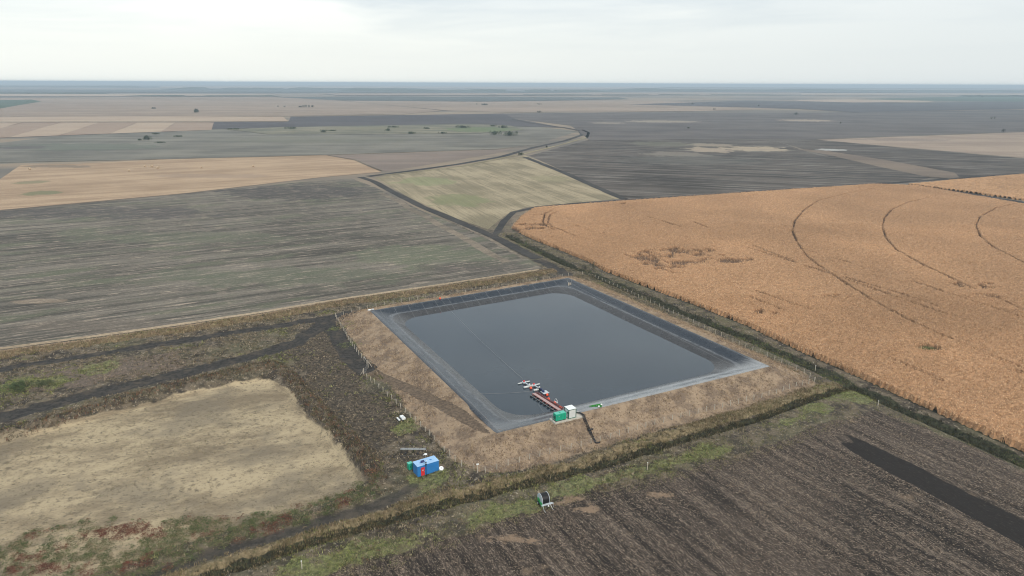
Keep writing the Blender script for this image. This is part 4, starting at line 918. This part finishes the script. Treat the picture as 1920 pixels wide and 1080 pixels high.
for s in (-.7, .7): MB().cyl((-1.0, s, .1), (1.2, s, .1), .28).build('float', m_black, t_, smooth=True)
MB().tube([(-1, 0, .4), (-.6, 0, 1.1), (.4, 0, 1.2), (.9, .3, .5)], .15).build('bend', m_navy, t_, smooth=True)
MB().tube([(-.2, -.8, .4), (.1, -.7, 1.2), (.3, .5, 1.25), (.4, 1.0, .4)], .13).build('bend', m_black, t_, smooth=True)
MB().cyl((0, -.5, 1.2), (0, -.5, 1.5), .22, n=14).build('hand_wheel', m_steel, t_); MB().box(.4, .9, .6, .6, .5, .5, bev=.05).build('valve_body', m_navy, t_)
MB().box(-.4, .8, .55, .5, .4, .4, bev=.05).build('valve_body', m_steel, t_)
# aerators: hub with red motor, narrow and wide white floats
def aerator(px, py, label, rear=(-1, 1)):
    x, y = G(px, py, WZ + .4); t_ = empty('surface_aerator', (x, y, WZ), WA); tag(t_, label, 'aerator', 'white floating aerators beyond the walkway')
    ca = dir_of(G(975, 717, WZ), G(991, 713.5, WZ)) - WA
    def P(u, v):   # u along the walkway, v along the floats
        return (u + math.cos(ca) * v, math.sin(ca) * v)
    for s in (-1, 1):
        a_ = P(-.1, .75 * s); b_ = P(-.1, 2.0 * s); MB().cyl((*a_, .22), (*b_, .22), .20, .16, n=12).build('arm_float', m_white, t_, smooth=True)
        if s not in rear: continue
        a_ = P(3.0, .45 * s); b_ = P(3.0, 2.0 * s); MB().cyl((*a_, .24), (*b_, .24), .32, .30, n=14).build('rear_float', m_white, t_, smooth=True)
    q = MB().cyl((*P(0, 0), .15), (*P(0, 0), .5), .62, n=8).build('hub', m_lgrey, t_)
    MB().cyl((-.05, 0, .5), (-.05, 0, .85), .27, n=14).build('motor', m_red, t_, smooth=True)
    MB().box(*P(1.55, 0), .36, 2.3, .3, .12).build('frame', m_lgrey, t_)
    MB().ball((*P(2.75, 0), .62), .3, sz=1.1).build('gear_cover', m_white, t_, smooth=True)
    MB().cyl((.6, -.35, .02), (1.5, -.35, .02), .2).build('paddle', m_black, t_)
aerator(982.7, 716.2, 'white and red floating aerator, outermost from the walkway')
aerator(1001.0, 721.4, 'white and red floating aerator nearest the pumps', (-1,))
# buoys
for i, (px, py, lab) in enumerate(((995.4, 727.6, 'orange buoy below the outermost aerator'), (1025.6, 740.4, 'orange buoy at the near corner of the pump raft'), (1028.2, 748.2, 'orange buoy afloat in the open beside the walkway'),
                                  (1040.3, 755.8, 'orange buoy below the white hoop by the walkway'), (1051, 764.4, 'orange buoy nearest the white cabin'))):
    x, y = G(px, py, WZ + .25)
    if i == 0:
        b0 = empty('buoy', (x, y, WZ)); o = b0
        MB().ball((0, 0, .28), .40, 16).build('ball', m_orange, b0, smooth=True); MB().cyl((0, 0, .62), (0, 0, .8), .07).build('eye', m_orange, b0)
    else: o = copy_tree(b0); o.location = (x, y, WZ); o.rotation_euler = (0.1 * i, .1, i)
    tag(o, lab, 'buoy', 'orange buoys around the walkway')
x, y, z = GH(825, 561); o = copy_tree(b0); o.location = (x, y, z + .05); tag(o, 'small orange buoy lying on the crest at the far side of the pond', 'buoy', 'orange buoys around the walkway')
x, y = G(1042.5, 754.5, WZ); t_ = empty('white_hoop', (x, y, WZ), WA); tag(t_, 'white curved hose hoop standing beside the walkway', 'hose')
MB().tube([(.6 * math.cos(a), 0, .2 + .9 * math.sin(a)) for a in np.linspace(.0, math.pi, 9)], .07).build('hoop', m_white, t_, smooth=True)
MB().box(0, 0, .12, 1.5, .35, .2, bev=.04).build('float', m_white, t_)
# mooring ropes
def rope(a, b, sag, label, r=.03):
    a, b = Vector(a), Vector(b); pts = []
    for k in range(25):
        u = k / 24; p = a.lerp(b, u); p.z = max(p.z - sag * 4 * u * (1 - u), WZ + .03) if a.z > 0 else p.z; pts.append(p)
    tag(MB().tube(pts, r, 5).build('mooring_rope', m_cable), label, 'rope', 'mooring ropes of the floating walkway')
rope((*GH(825, 561)[:2], 3.7), (*G(981, 713, WZ), WZ + .4), .9, 'long pale rope from the far crest to the outermost aerator', .020)
rope((*G(846, 733, 2.3), 2.4), (*G(998, 736, WZ), WZ + .5), .8, 'pale rope from the left bank to the outer end of the walkway', .020)
rope((*G(1002, 745, WZ), WZ + .3), (*G(1031, 784, 3.5), 3.6), .8, 'thin rope from the walkway back to the slab', .015)
# green boat on the liner
bx = G(1104, 764.8, 2.7); by = G(1128.6, 764, 3.3); BA = dir_of(bx, by); BL_ = math.dist(bx, by)
t_ = empty('green_boat', (*bx, 3.12), BA); t_.rotation_euler = (.25, -.14, BA); tag(t_, 'narrow bright green boat drawn up on the liner right of the cabin', 'boat')
bm = bmesh.new(); rows = []
for k in range(13):
    u = k / 12; w = .05 + .62 * (u ** .7); hgt = .12 + .35 * u
    rows.append([bm.verts.new((u * BL_, s * w, z * hgt)) for s, z in ((-1, 1.0), (-.8, .35), (-.4, .02), (0, 0), (.4, .02), (.8, .35), (1, 1.0), (.88, .98), (.6, .3), (0, .15), (-.6, .3), (-.88, .98))])
for r0, r1 in zip(rows[:-1], rows[1:]):
    n = len(r0)
    for k in range(n): bm.faces.new((r0[k], r0[(k + 1) % n], r1[(k + 1) % n], r1[k]))
bm.faces.new(rows[0]); bm.faces.new(rows[-1][::-1])
mb = MB(); mb.bm = bm; mb.build('hull', m_kelly, t_)
for u, s in ((.80, -.45), (.97, .3)): MB().ball((BL_ * u, s, .42), .26, sz=.7).build('fender', m_roofw, t_, smooth=True)
MB().box(BL_ * .6, 0, .36, .25, .95, .04).build('thwart', m_kelly, t_)
# bleached access ladder in the far corner
a_ = Vector((*G(1068, 531, 3.0), 3.0)); b_ = Vector((*G(1068.5, 542.5, 1.2), 1.25)); dd = b_ - a_; LA = math.atan2(dd.y, dd.x)
t_ = empty('access_ladder', a_, LA); tag(t_, 'bleached wooden ladder on the liner in the far corner of the pond', 'ladder')
Lh = math.hypot(dd.x, dd.y)
for s in (-.55, .55): MB().box(Lh / 2, s, dd.z / 2 + .25, dd.length, .14, .2, ry=math.atan2(-dd.z, Lh)).build('rail', m_wood, t_)
for k in range(8):
    u = (k + .5) / 8; MB().box(Lh * u, 0, dd.z * u + .27, .12, 1.05, .1).build('rung', m_wood, t_)
for s in (-.8, .75): MB().cyl((-.6, s, .2), (-.5, s * .9, 1.5), .06).build('handhold', m_steel, t_)
a_ = Vector((*G(751, 597.3, 1.15), 1.2)); b_ = Vector((*G(765, 593.2, 1.15), 1.2)); t_ = empty('white_plank', a_, dir_of(a_, b_)); tag(t_, 'white board afloat at the left corner of the pond', 'board')
MB().box((b_ - a_).length / 2, 0, 0, (b_ - a_).length, .45, .14, bev=.03).build('board', m_roofw, t_); MB().box(.2, 0, .1, .1, .5, .06).build('batten', m_lgrey, t_)
x, y, z = GH(693, 582); t_ = empty('ballast_sack', (x, y, z), .4); tag(t_, 'pale ballast sacks on the sharp left corner of the liner', 'sack')
MB().ball((0, 0, .2), .55, sz=.4, sx=1.4).build('sack', m_roofw, t_, smooth=True); MB().ball((1.3, .3, .2), .5, sz=.4).build('sack', m_lgrey, t_, smooth=True)

# ------------------------------------------------------------------ fences
post_me = None
def fence(label, pts, spacing, group='concrete post and wire fences round the reservoir', hgt=1.55, gaps=()):
    global post_me
    if post_me is None:
        o = MB().box(0, 0, .75, .15, .15, 2.1, bev=.02).build('post', m_post); post_me = o.data; bpy.data.objects.remove(o)
    P = [GH(px, py)[:2] for px, py in pts]; L = [0]
    for a, b in zip(P[:-1], P[1:]): L.append(L[-1] + math.dist(a, b))
    n = max(1, round(L[-1] / spacing)); root = None; W_ = []
    for i in range(n + 1):
        s = L[-1] * i / n; k = min(len(L) - 2, max(j for j in range(len(L)) if L[j] <= s + 1e-6)); u = (s - L[k]) / (L[k + 1] - L[k])
        x = P[k][0] + (P[k + 1][0] - P[k][0]) * u; y = P[k][1] + (P[k + 1][1] - P[k][1]) * u; z = hz(x, y); W_.append(Vector((x, y, z)))
    root = empty('wire_fence', W_[0]); tag(root, label, 'fence', group)
    for i, p in enumerate(W_):
        o = bpy.data.objects.new('post', post_me); C.objects.link(o); o.parent = root; o.location = p - W_[0]
        o.rotation_euler = (rng.normal(0, .035), rng.normal(0, .035), rng.uniform(0, 1.5)); o.scale = (1, 1, hgt / 1.8 * rng.uniform(.94, 1.06))
    g = MB()
    for a, b in zip(W_[:-1], W_[1:]):
        for h_ in (.3, .7, 1.1, 1.5): g.cyl(a - W_[0] + Vector((0, 0, h_)), b - W_[0] + Vector((0, 0, h_)), .012, n=3)
    g.build('wire', m_wire, root)
    return W_
fence('concrete post fence between the dirt track and the left berm, up to the gate', [(629, 594), (640, 614), (655, 640), (672, 665), (688, 683)], 2.9)
fence('concrete post fence at the foot of the berm from the gate past the blue cabin', [(681, 702), (711, 729), (750, 764), (790, 801), (823, 836), (863, 874), (880, 878), (896, 882), (910, 886)], 2.9)
fence('concrete post fence along the foot of the front berm beside the golden reeds', [(910, 886), (968, 869), (1027, 852), (1080, 840), (1145, 822), (1207, 802), (1283, 782), (1370, 761), (1450, 740), (1513, 721), (1527, 716)], 2.9)
fence('concrete post fence on the right crest between the pond and the corn', [(1527, 716), (1512, 703), (1473, 685), (1438, 669), (1392, 650), (1340, 625), (1280, 597), (1210, 564), (1160, 541), (1115, 521), (1092, 515)], 3.0)
fence('concrete post fence on the far crest in front of the golden bank', [(629, 594), (656, 586.5), (681, 580), (719, 573), (780, 563), (847, 554), (930, 540), (1023, 525.5), (1070, 516.5), (1092, 515)], 3.6)
# gate
a_ = Vector(GH(690.5, 689)); b_ = Vector(GH(682, 701)); GA = math.atan2(b_.y - a_.y, b_.x - a_.x); gl = (Vector((b_.x, b_.y, 0)) - Vector((a_.x, a_.y, 0))).length
t_ = empty('gate', a_, GA); tag(t_, 'wire gate between pale posts at the foot of the ramp', 'gate')
MB().box(0, 0, 1.1, .2, .2, 2.5).build('gate_post', m_post, t_); MB().box(gl, 0, 1.1, .2, .2, 2.4).build('gate_post', m_post, t_); MB().box(.1, .8, .9, .14, .14, 2.4, rx=.5).build('brace', m_post, t_); MB().box(gl + .1, -.7, .7, .14, .14, 2.0, rx=-.6).build('brace', m_post, t_)
g = MB(); g.tube([(.15, 0, .25), (gl - .15, 0, .25), (gl - .15, 0, 1.5), (.15, 0, 1.5), (.15, 0, .25)], .035, 6).tube([(.15, 0, .85), (gl - .15, 0, .85)], .025, 6)
for k in range(1, 6): g.cyl((gl * k / 6, 0, .25), (gl * k / 6, 0, 1.5), .02, n=5)
g.build('leaf', m_wire, t_)
x, y, z = GH(684.5, 675.5); t_ = empty('notice_board', (x, y, z), GA + .3); tag(t_, 'small white board leaning beside the gate', 'board')
MB().box(0, 0, .8, 1.1, .06, .55, rx=.3).build('panel', m_roofw, t_); MB().box(0, .05, .35, .08, .08, .8).build('stake', m_post, t_)
def post_sign(px, py, label, plate=True, h=2.3):
    x, y, z = GH(px, py); t_ = empty('marker_post', (x, y, z), .2); tag(t_, label, 'post')
    MB().box(0, 0, h / 2 - .1, .15, .15, h).build('pole', m_post, t_)
    if plate: MB().box(0, -.1, h - .05, .62, .05, .36).build('plate', m_roofw, t_)
    else: MB().box(0, 0, h - .06, .2, .2, .08).build('cap', m_roofw, t_)
post_sign(895.6, 886.5, 'post with a white plate standing just outside the fence corner')
post_sign(1213.5, 881, 'single pale marker post on the weed strip above the ploughed field', False, 1.9)
post_sign(1646, 760.5, 'single pale marker post near the corn ditch', False, 1.5)
post_sign(566.5, 1068, 'single pale marker post at the bottom edge of the weed strip', False, 1.9)
post_sign(1528, 697, 'light pole with a cap by the right corner of the fence', False, 2.2)

# ------------------------------------------------------------------ blue cabin and its surroundings
z0 = .25
FL, FRt, BLt = [G(*p, z0) for p in ((783.3, 895), (823.3, 882.5), (775.2, 886.5))]
KA = dir_of(FL, FRt); KL = math.dist(FL, FRt); KW = 2.5; KH = 2.6
t_ = empty('site_cabin', (*FL, z0), KA); tag(t_, 'bright blue metal site cabin with a red door and pale blue roof', 'cabin')
MB().box(KL / 2, KW / 2, KH / 2, KL, KW, KH, bev=.04).build('wall', m_blue, t_)
rf = MB().box(KL / 2, KW / 2, KH + .035, KL + .08, KW + .08, .07, bev=.02).build('roof', m_bluer, t_)
for x in (KL * .28, KL * .72): MB().box(x, KW * .5, KH + .085, .5, .35, .05, bev=.01).build('hatch', m_blue, rf)
g = MB()
for k in range(1, 24): g.box(KL * k / 24, -.012, KH * .5, .05, .03, KH - .25)
g.build('wall_rib', m_blue, t_)
dr = MB().box(1.28, -.05, 1.12, .92, .06, 2.05, bev=.01).build('door', m_red, t_); MB().box(1.28, -.09, 1.45, .22, .03, .30).build('notice', m_white, dr); MB().box(1.6, -.1, 1.05, .05, .06, .2).build('handle', m_steel, dr)
for x in (.4, KL / 2, KL - .4):
    for y in (.3, KW - .3): MB().box(x, y, -.14, .3, .3, .28).build('foot', m_black, t_)
MB().box(KL + .1, KW * .55, 1.1, .22, .45, .4, bev=.03).build('air_conditioner', m_roofw, t_)
MB().box(KL + .06, KW * .2, 1.4, .1, .25, .35).build('switch_box', m_roofw, t_)
x, y = G(798.9, 890.8, z0); lx = (x - FL[0]) * math.cos(KA) + (y - FL[1]) * math.sin(KA)
xx, yy = FL[0] + math.cos(KA) * lx + math.sin(KA) * .3, FL[1] + math.sin(KA) * lx - math.cos(KA) * .3
zz_ = hz(xx, yy); t_ = empty('camera_mast', (xx, yy, zz_), KA); tag(t_, 'slim dark mast with fittings in front of the blue cabin', 'mast')
MB().cyl((0, 0, -.2), (0, 0, 4.0), .05, n=8).build('pole', m_black, t_); MB().box(0, 0, 3.05, .28, .28, .32, bev=.04).build('control_box', m_black, t_); MB().box(0, .1, 3.5, .5, .12, .12).build('cross_arm', m_black, t_)
MB().box(-.5, .7, 3.6, .9, .6, .04, rx=.5).build('solar_panel', m_navy, t_); MB().ball((.2, 0, 4.0), .12).build('lamp_head', m_roofw, t_, smooth=True)
x, y, z = GH(768.8, 879.5); t_ = empty('green_cupboard', (x, y, z), KA + .05); tag(t_, 'green metal cupboard standing at the left end of the blue cabin', 'cupboard')
MB().box(0, 0, .82, 1.0, .9, 1.55, bev=.03).build('body', m_teal, t_); MB().box(0, 0, 1.63, 1.08, .98, .06, bev=.01).build('lid', m_teal_l, t_); MB().box(.12, -.47, .95, .6, .04, 1.0).build('door', m_teal, t_); MB().box(-.1, -.5, .9, .10, .03, .5).build('louvre', m_black, t_)
for s in (-.4, .4): MB().box(s, 0, .03, .1, .8, .12).build('skid', m_black, t_)
x, y, z = GH(827, 880.5); t_ = empty('white_dish', (x, y, z)); tag(t_, 'round white lid leaning on the ground at the right end of the blue cabin', 'lid')
MB().cyl((0, 0, .05), (.1, -.25, .55), .55, .52, n=20).build('disc', m_roofw, t_); MB().ball((.1, -.28, .6), .12).build('knob', m_lgrey, t_)
x, y, z = GH(798, 861.5); t_ = empty('satellite_dish', (x, y, z), KA); tag(t_, 'small white dish on a stand behind the blue cabin', 'dish')
MB().cyl((0, 0, 0), (0, 0, 1.3), .05).build('stand', m_steel, t_); MB().ball((0, -.1, 1.45), .42, sz=.35).build('dish', m_roofw, t_, smooth=True); MB().box(-.35, 0, 1.35, .5, .2, .06).build('arm', m_roofw, t_)
pa_, pb_ = GH(751, 849), GH(798.5, 849); RKA = dir_of(pa_, pb_); RKL = math.dist(pa_[:2], pb_[:2])
t_ = empty('pipe_rack', (pa_[0], pa_[1], min(pa_[2], pb_[2])), RKA); tag(t_, 'long grey rail on dark legs standing behind the blue cabin', 'rack')
g = MB().box(RKL / 2, 0, 1.0, RKL, .16, .12); g.build('top_rail', m_lgrey, t_); MB().box(RKL / 2, .5, .95, RKL, .12, .1).build('top_rail', m_steel, t_)
for k in range(5): MB().box(RKL * (k + .1) / 4.2, .25, .5, .1, .6, 1.0).build('leg', m_black, t_)
for k in (1, 3): MB().ball((RKL * k / 4.3, -.7, .25), .32, sz=.8).build('weight', m_black, t_, smooth=True)
MB().box(RKL / 2, -1.6, .1, RKL, .08, .1).build('ground_rail', m_wire, t_)
# two white boxes beside the fence
for px, py, w, l, h_, lab in ((755, 785.5, .95, 1.9, .55, 'larger of two white boxes lying by the left fence'), (747, 787.5, .45, 1.75, .28, 'smaller flat white box lying by the left fence')):
    x, y, z = GH(px, py); a1 = dir_of(G(748, 776, 0), G(757, 785, 0)); t_ = empty('white_box', (x, y, z + .08), a1); tag(t_, lab, 'box', 'white boxes by the left fence')
    MB().box(0, 0, 0, l + .25, w + .25, .14).build('pallet', m_black, t_); MB().box(0, 0, .08 + h_ / 2, l, w, h_, bev=.06).build('body', m_roofw, t_); MB().box(l * .2, 0, .09 + h_, l * .4, w * .7, .03).build('lid', m_white, t_)

# ------------------------------------------------------------------ hose reel
x, y, z = GH(1019, 946); t_ = empty('hose_reel', (x, y, z), R(24)); tag(t_, 'green and grey irrigation hose reel with a black drum on the field edge', 'hose reel')
Rr, Wd, hc_ = 1.25, 1.65, 1.55
MB().cyl((-Wd / 2, 0, hc_), (Wd / 2, 0, hc_), Rr * .88, n=40).build('hose_coil', m_black, t_, smooth=False)
g = MB()
for k in range(13):
    xk = -Wd / 2 + .08 + (Wd - .16) * k / 12
    r_ = bmesh.ops.create_cone(g.bm, cap_ends=False, segments=40, radius1=Rr * .93, radius2=Rr * .93, depth=.07, matrix=Matrix.Translation((xk, 0, hc_)) @ Matrix.Rotation(math.pi / 2, 4, 'Y'))
g.build('hose', m_black, t_)
for s in (-1, 1):
    fl = MB().cyl((s * Wd / 2 - .04, 0, hc_), (s * Wd / 2 + .04, 0, hc_), Rr, n=40).build('flange', m_lgrey, t_)
    MB().cyl((s * (Wd / 2 + .02), 0, hc_), (s * (Wd / 2 + .14), 0, hc_), .25, n=16).build('hub', m_steel, fl)
g = MB().box(-Wd / 2 - .13, -.25, .95, .1, 1.9, .5).box(-Wd / 2 - .13, -.9, .75, .1, .8, .6).box(-Wd / 2 - .13, .35, 1.15, .1, .9, .9); g.build('side_frame', m_reelg, t_)
MB().box(Wd / 2 + .13, -.2, .85, .1, 2.2, .3).build('side_frame', m_lgrey, t_)
MB().box(.15, -1.55, .95, 2.7, .22, .16).box(.15, -1.25, .95, 2.4, .1, .12).build('front_beam', m_lgrey, t_)
MB().tube([(-.9, -1.55, .95), (-1.0, -2.3, .25), (-.85, -2.75, .02)], .06).build('stabiliser', m_steel, t_); MB().tube([(.75, -1.55, .95), (.95, -2.1, .25), (1.05, -2.6, .02)], .06).build('stabiliser', m_steel, t_)
MB().tube([(1.45, -1.55, .95), (1.5, -1.6, .3), (1.5, -1.7, .05)], .05).build('stabiliser', m_steel, t_); MB().tube([(-.2, -1.5, .9), (-.2, -1.55, .1)], .05).build('jack', m_steel, t_)
MB().ball((.35, -1.6, .55), .18).build('spray_head', m_roofw, t_, smooth=True)
for s in (-1, 1):
    wh = MB().cyl((s * 1.0 - .12, .45, .42), (s * 1.0 + .12, .45, .42), .42, n=24).build('wheel', m_black, t_); MB().cyl((s * 1.0 - .14, .45, .42), (s * 1.0 + .14, .45, .42), .2, n=16).build('rim', m_lgrey, wh)

# ------------------------------------------------------------------ bales, trees and far woods
bale0 = None
for px, py, lab in ((242, 321.5, 'straw bale, nearest of those in the tan field'), (272, 313.5, 'straw bale, left one of the close pair in the tan field'), (285, 313.5, 'straw bale, right one of the close pair in the tan field'), (296, 316, 'straw bale just right of the close pair'),
                    (378, 315.5, 'lone straw bale in the middle of the tan field'), (475, 313, 'straw bale farthest right in the tan field'), (56, 318, 'straw bale by the left end of the tan field')):
    x, y = G(px, py)
    if bale0 is None:
        bale0 = MB().cyl((-.8, 0, .9), (.8, 0, .9), .95, n=20).build('straw_bale', m_bales); o = bale0
    else: o = bale0.copy(); C.objects.link(o)
    o.location = (x, y, .1); o.rotation_euler = (0, 0, rng.uniform(0, 3)); o.scale = (1.05, 1.05, 1.05); tag(o, lab, 'bale', 'round bales scattered in the tan field')
m_bark = plain('bark', (.08, .06, .045), .95)
def plant(px, py, w_px, h_px, label, kind='tree', group=None, green=(.055, .07, .035), z=0.3):
    x, y = G(px, py, z); d_ = math.hypot(x, y); sc = math.hypot(d_, CAMH) / F_PX; rw = w_px * sc / 2; hh = h_px * sc
    name = 'tree' if kind == 'tree' else 'shrub'; t_ = empty(name, (x, y, z)); tag(t_, label, kind, group)
    nb = max(3, int(w_px / max(h_px, 1) * 3)); X = np.concatenate([[0], rng.normal(0, rw * .42, nb)]); Y = np.concatenate([[0], rng.normal(0, rw * .3, nb)])
    X = np.clip(X, -rw * .8, rw * .8); rr = np.minimum(rw * .55, hh * .55) * rng.uniform(.7, 1.1, len(X)); k = 150
    base = hh * (.16 if kind == 'tree' else 0)
    V_, C_ = leaves(X, Y, k, rr, (hh - base) * rng.uniform(.7, 1.0, len(X)), rr.mean() * .22, pal(len(X), [green, tuple(v * 1.35 for v in green), tuple(v * .7 for v in green)]), zz_=np.full(len(X), base))
    o = np_mesh('crown', V_, np.arange(len(V_)).reshape(-1, 3), M_VEG, cols=np.clip(C_, 0, 1)); o.parent = t_
    g = MB(); g.cyl((0, 0, -.3), (0, 0, hh * .5), max(.12, hh * .045), hh * .02, 7)
    for j in range(4):
        a = j * 1.6; g.cyl((0, 0, hh * .25), (math.cos(a) * rw * .35, math.sin(a) * rw * .3, hh * .65), hh * .022, hh * .008, 5)
    g.build('trunk', m_bark, t_)
TG = 'lone trees and thickets out on the plain'
plant(370, 211, 17, 6.5, 'dark dense thicket standing alone in the far tan field', 'thicket', TG)
plant(287, 204, 8, 3, 'small low thicket left of the dense thicket in the far field', 'thicket', TG)
for i, (px, h_) in enumerate(((563.5, 3), (569, 4.5), (574.5, 5), (579.5, 5), (585, 4.5))): plant(px, 201.5, 6.5, h_, ['leftmost and lowest', 'second from the left', 'middle', 'second from the right', 'rightmost'][i] + ' tree of the row of five in the far tan field', 'tree', TG)
plant(521, 201, 4, 3.5, 'left one of two tiny trees left of the row of five', 'tree', TG); plant(533, 201.5, 4, 3.5, 'right one of two tiny trees left of the row of five', 'tree', TG)
plant(1011, 211.5, 7, 4, 'small bush in the far stubble near the middle of the picture', 'bush', TG); plant(894, 196.5, 3.5, 3, 'tiny tree beside the low thicket beyond the stubble', 'tree', TG); plant(909, 197.5, 13, 3.5, 'low thicket in the middle of the far stubble', 'thicket', TG)
plant(1011, 196, 8, 2.2, 'flat far bush behind the small middle bush', 'bush', TG); plant(1491.5, 216, 7, 5, 'round tree standing alone on the grey plain', 'tree', TG); plant(1575, 232.5, 4.5, 4, 'small dark tree near the pale patch at the right', 'tree', TG)
plant(1880.5, 249, 8, 6.5, 'dark round tree at the edge of the pale field on the right', 'tree', TG, (.03, .04, .028)); plant(1859, 223.5, 4, 4, 'left one of a pair of pale bushes far right', 'bush', TG, (.12, .13, .08)); plant(1865, 223.5, 4, 4, 'right one of a pair of pale bushes far right', 'bush', TG, (.12, .13, .08))
plant(1299, 196, 6, 2.5, 'tiny bush on the far grey plain right of centre', 'bush', TG); plant(1422, 199.5, 4, 3, 'tiny far tree left of the round lone tree', 'tree', TG); plant(1340, 205.5, 8, 2, 'low hedge fragment on the far stubble edge', 'bush', TG)
plant(1291, 240.5, 5, 2.5, 'small bush beside the white puddle on the grey plain', 'bush', TG)
MG = 'shrubs in the marshy patch'; gm = (.05, .075, .035)
for px, py, w, h_, lab in ((278, 262, 14, 7, 'pointed shrub at the left end of the marsh'), (262, 263, 12, 2.5, 'low shrub left of the pointed shrub'), (300, 268, 22, 2.5, 'flat shrub below the pointed shrub'), (334, 256.5, 16, 3, 'small shrub right of the pointed shrub'), (292, 251.5, 14, 2.5, 'low shrub above the pointed shrub'),
                          (438, 242.5, 20, 2.5, 'long low shrub at the dark field edge, left'), (545, 241.5, 22, 3.5, 'long low shrub at the dark field edge, middle'), (606, 248, 12, 5, 'upright shrub with a flat one beside it'), (620, 245.5, 22, 2.5, 'flat shrub right of the upright shrub'),
                          (727, 245.5, 13, 5, 'rounded shrub left of the marsh pools'), (770, 250.5, 20, 4, 'broad shrub below the rounded shrub'), (738, 239, 24, 3, 'low shrub above the rounded shrub'), (868, 240, 30, 5, 'broad bushy shrub at the upper middle of the marsh'), (943, 240, 18, 5, 'rounded shrub at the upper right of the marsh'), (925, 237, 14, 3, 'small shrub above the upper right one'),
                          (930, 252, 26, 7, 'large dark shrub left of its twin in the marsh corner'), (955, 254, 36, 8, 'large dark shrub at the right corner of the marsh'), (830, 250, 18, 3, 'low shrub left of the large dark shrubs'), (800, 241.5, 16, 3, 'small shrub in the middle of the marsh')):
    plant(px, py, w, h_, lab, 'shrub', MG, gm, .5)
plant(976, 290.5, 12, 5, 'dark shrub where the track passes the corner of the stubble field', 'shrub', 'shrubs beside the farm tracks', (.04, .06, .025)); plant(1025, 276.5, 6, 4, 'small shrub beside the winding track', 'shrub', 'shrubs beside the farm tracks'); plant(1112, 506, 14, 17, 'dark shrub at the corner where the corn ditch meets the pond', 'shrub', 'shrubs beside the farm tracks', (.05, .06, .03)); plant(1097, 506, 14, 11, 'grey brown low shrub left of the dark one above the pond', 'shrub', 'shrubs beside the farm tracks', (.09, .085, .06))
plant(30, 728, 60, 11, 'green shrub mass on the spoil at the left edge', 'shrub', 'shrubs beside the farm tracks', (.075, .10, .045)); plant(85, 722, 34, 8, 'smaller green shrub right of the one at the left edge', 'shrub', 'shrubs beside the farm tracks', (.085, .10, .05))
# far woods: lumpy canopy bands
def wood(a, b, hgt, depth, label):
    (x0, y0), (x1, y1) = G(*a), G(*b); n = 220; V_ = []; F_ = []
    for i in range(n + 1):
        u = i / n; x = x0 + (x1 - x0) * u; y = y0 + (y1 - y0) * u; q = hgt * (.45 + .75 * float(fbm(np.array([u * 60.0]), np.array([y0 * .01]), 5, 3)[0])) * min(1, 12 * u + .1, 12 * (1 - u) + .1)
        q *= 1.0 if vnoise(np.array([u * 25]), np.array([x0]), 1.5, 9)[0] > .25 else .3
        for (dy, zf) in ((0, 0), (depth * .1, .8), (depth * .4, 1), (depth * .8, .9), (depth, 0)): V_.append((x, y + dy, 2.2 + q * zf))
    for i in range(n):
        for j in range(4): a_ = i * 5 + j; F_.append((a_, a_ + 1, a_ + 6, a_ + 5))
    t = NT('far_foliage'); t.col(t.mix(t.noise(t.pos(), .01, 4, .6), (.03, .045, .03), (.06, .075, .045)))
    tag(np_mesh('woodland', V_, F_, t.m, kind='stuff'), label, 'woods')
wood((-200, 162), (260, 164.5), 22, 500, 'far dark wood on the horizon at the left')
wood((-200, 176), (195, 177), 9, 200, 'thin tree belt in front of the far fields at the left')
wood((230, 180.7), (520, 181.5), 6, 120, 'thin hedge line above the far tan field')
wood((300, 168), (800, 169), 24, 500, 'blue tree belt far behind the tan fields left of the middle')
wood((1200, 166.5), (1900, 168), 30, 600, 'blue tree belt below the horizon right of the middle')
wood((620, 172), (1150, 173), 24, 700, 'long blue wood in the middle distance')
wood((1130, 171), (2100, 174), 30, 900, 'long dark wood right of the middle distance')
wood((1380, 160.8), (2200, 164), 60, 3000, 'wooded rise on the horizon at the right')
wood((900, 178.6), (1480, 179), 6, 100, 'thin hedge line right of the middle, far away')
wood((1820, 182), (1990, 182.5), 12, 200, 'dark tree group at the right edge far away')


# ------------------------------------------------------------------ haze
hb = MB().box(0, 25000, 42, 160000, 130000, 100).build('haze', bpy.data.materials.new('haze_air'))
hb['kind'] = 'stuff'; hm_ = hb.data.materials[0]; hm_.use_nodes = True; ht = hm_.node_tree; ht.nodes.clear()
ho = ht.nodes.new('ShaderNodeOutputMaterial'); pv = ht.nodes.new('ShaderNodeVolumePrincipled')
pv.inputs['Color'].default_value = (.70, .86, 1.0, 1); pv.inputs['Density'].default_value = 0.00013; pv.inputs['Anisotropy'].default_value = 0.0
ht.links.new(pv.outputs[0], ho.inputs['Volume'])
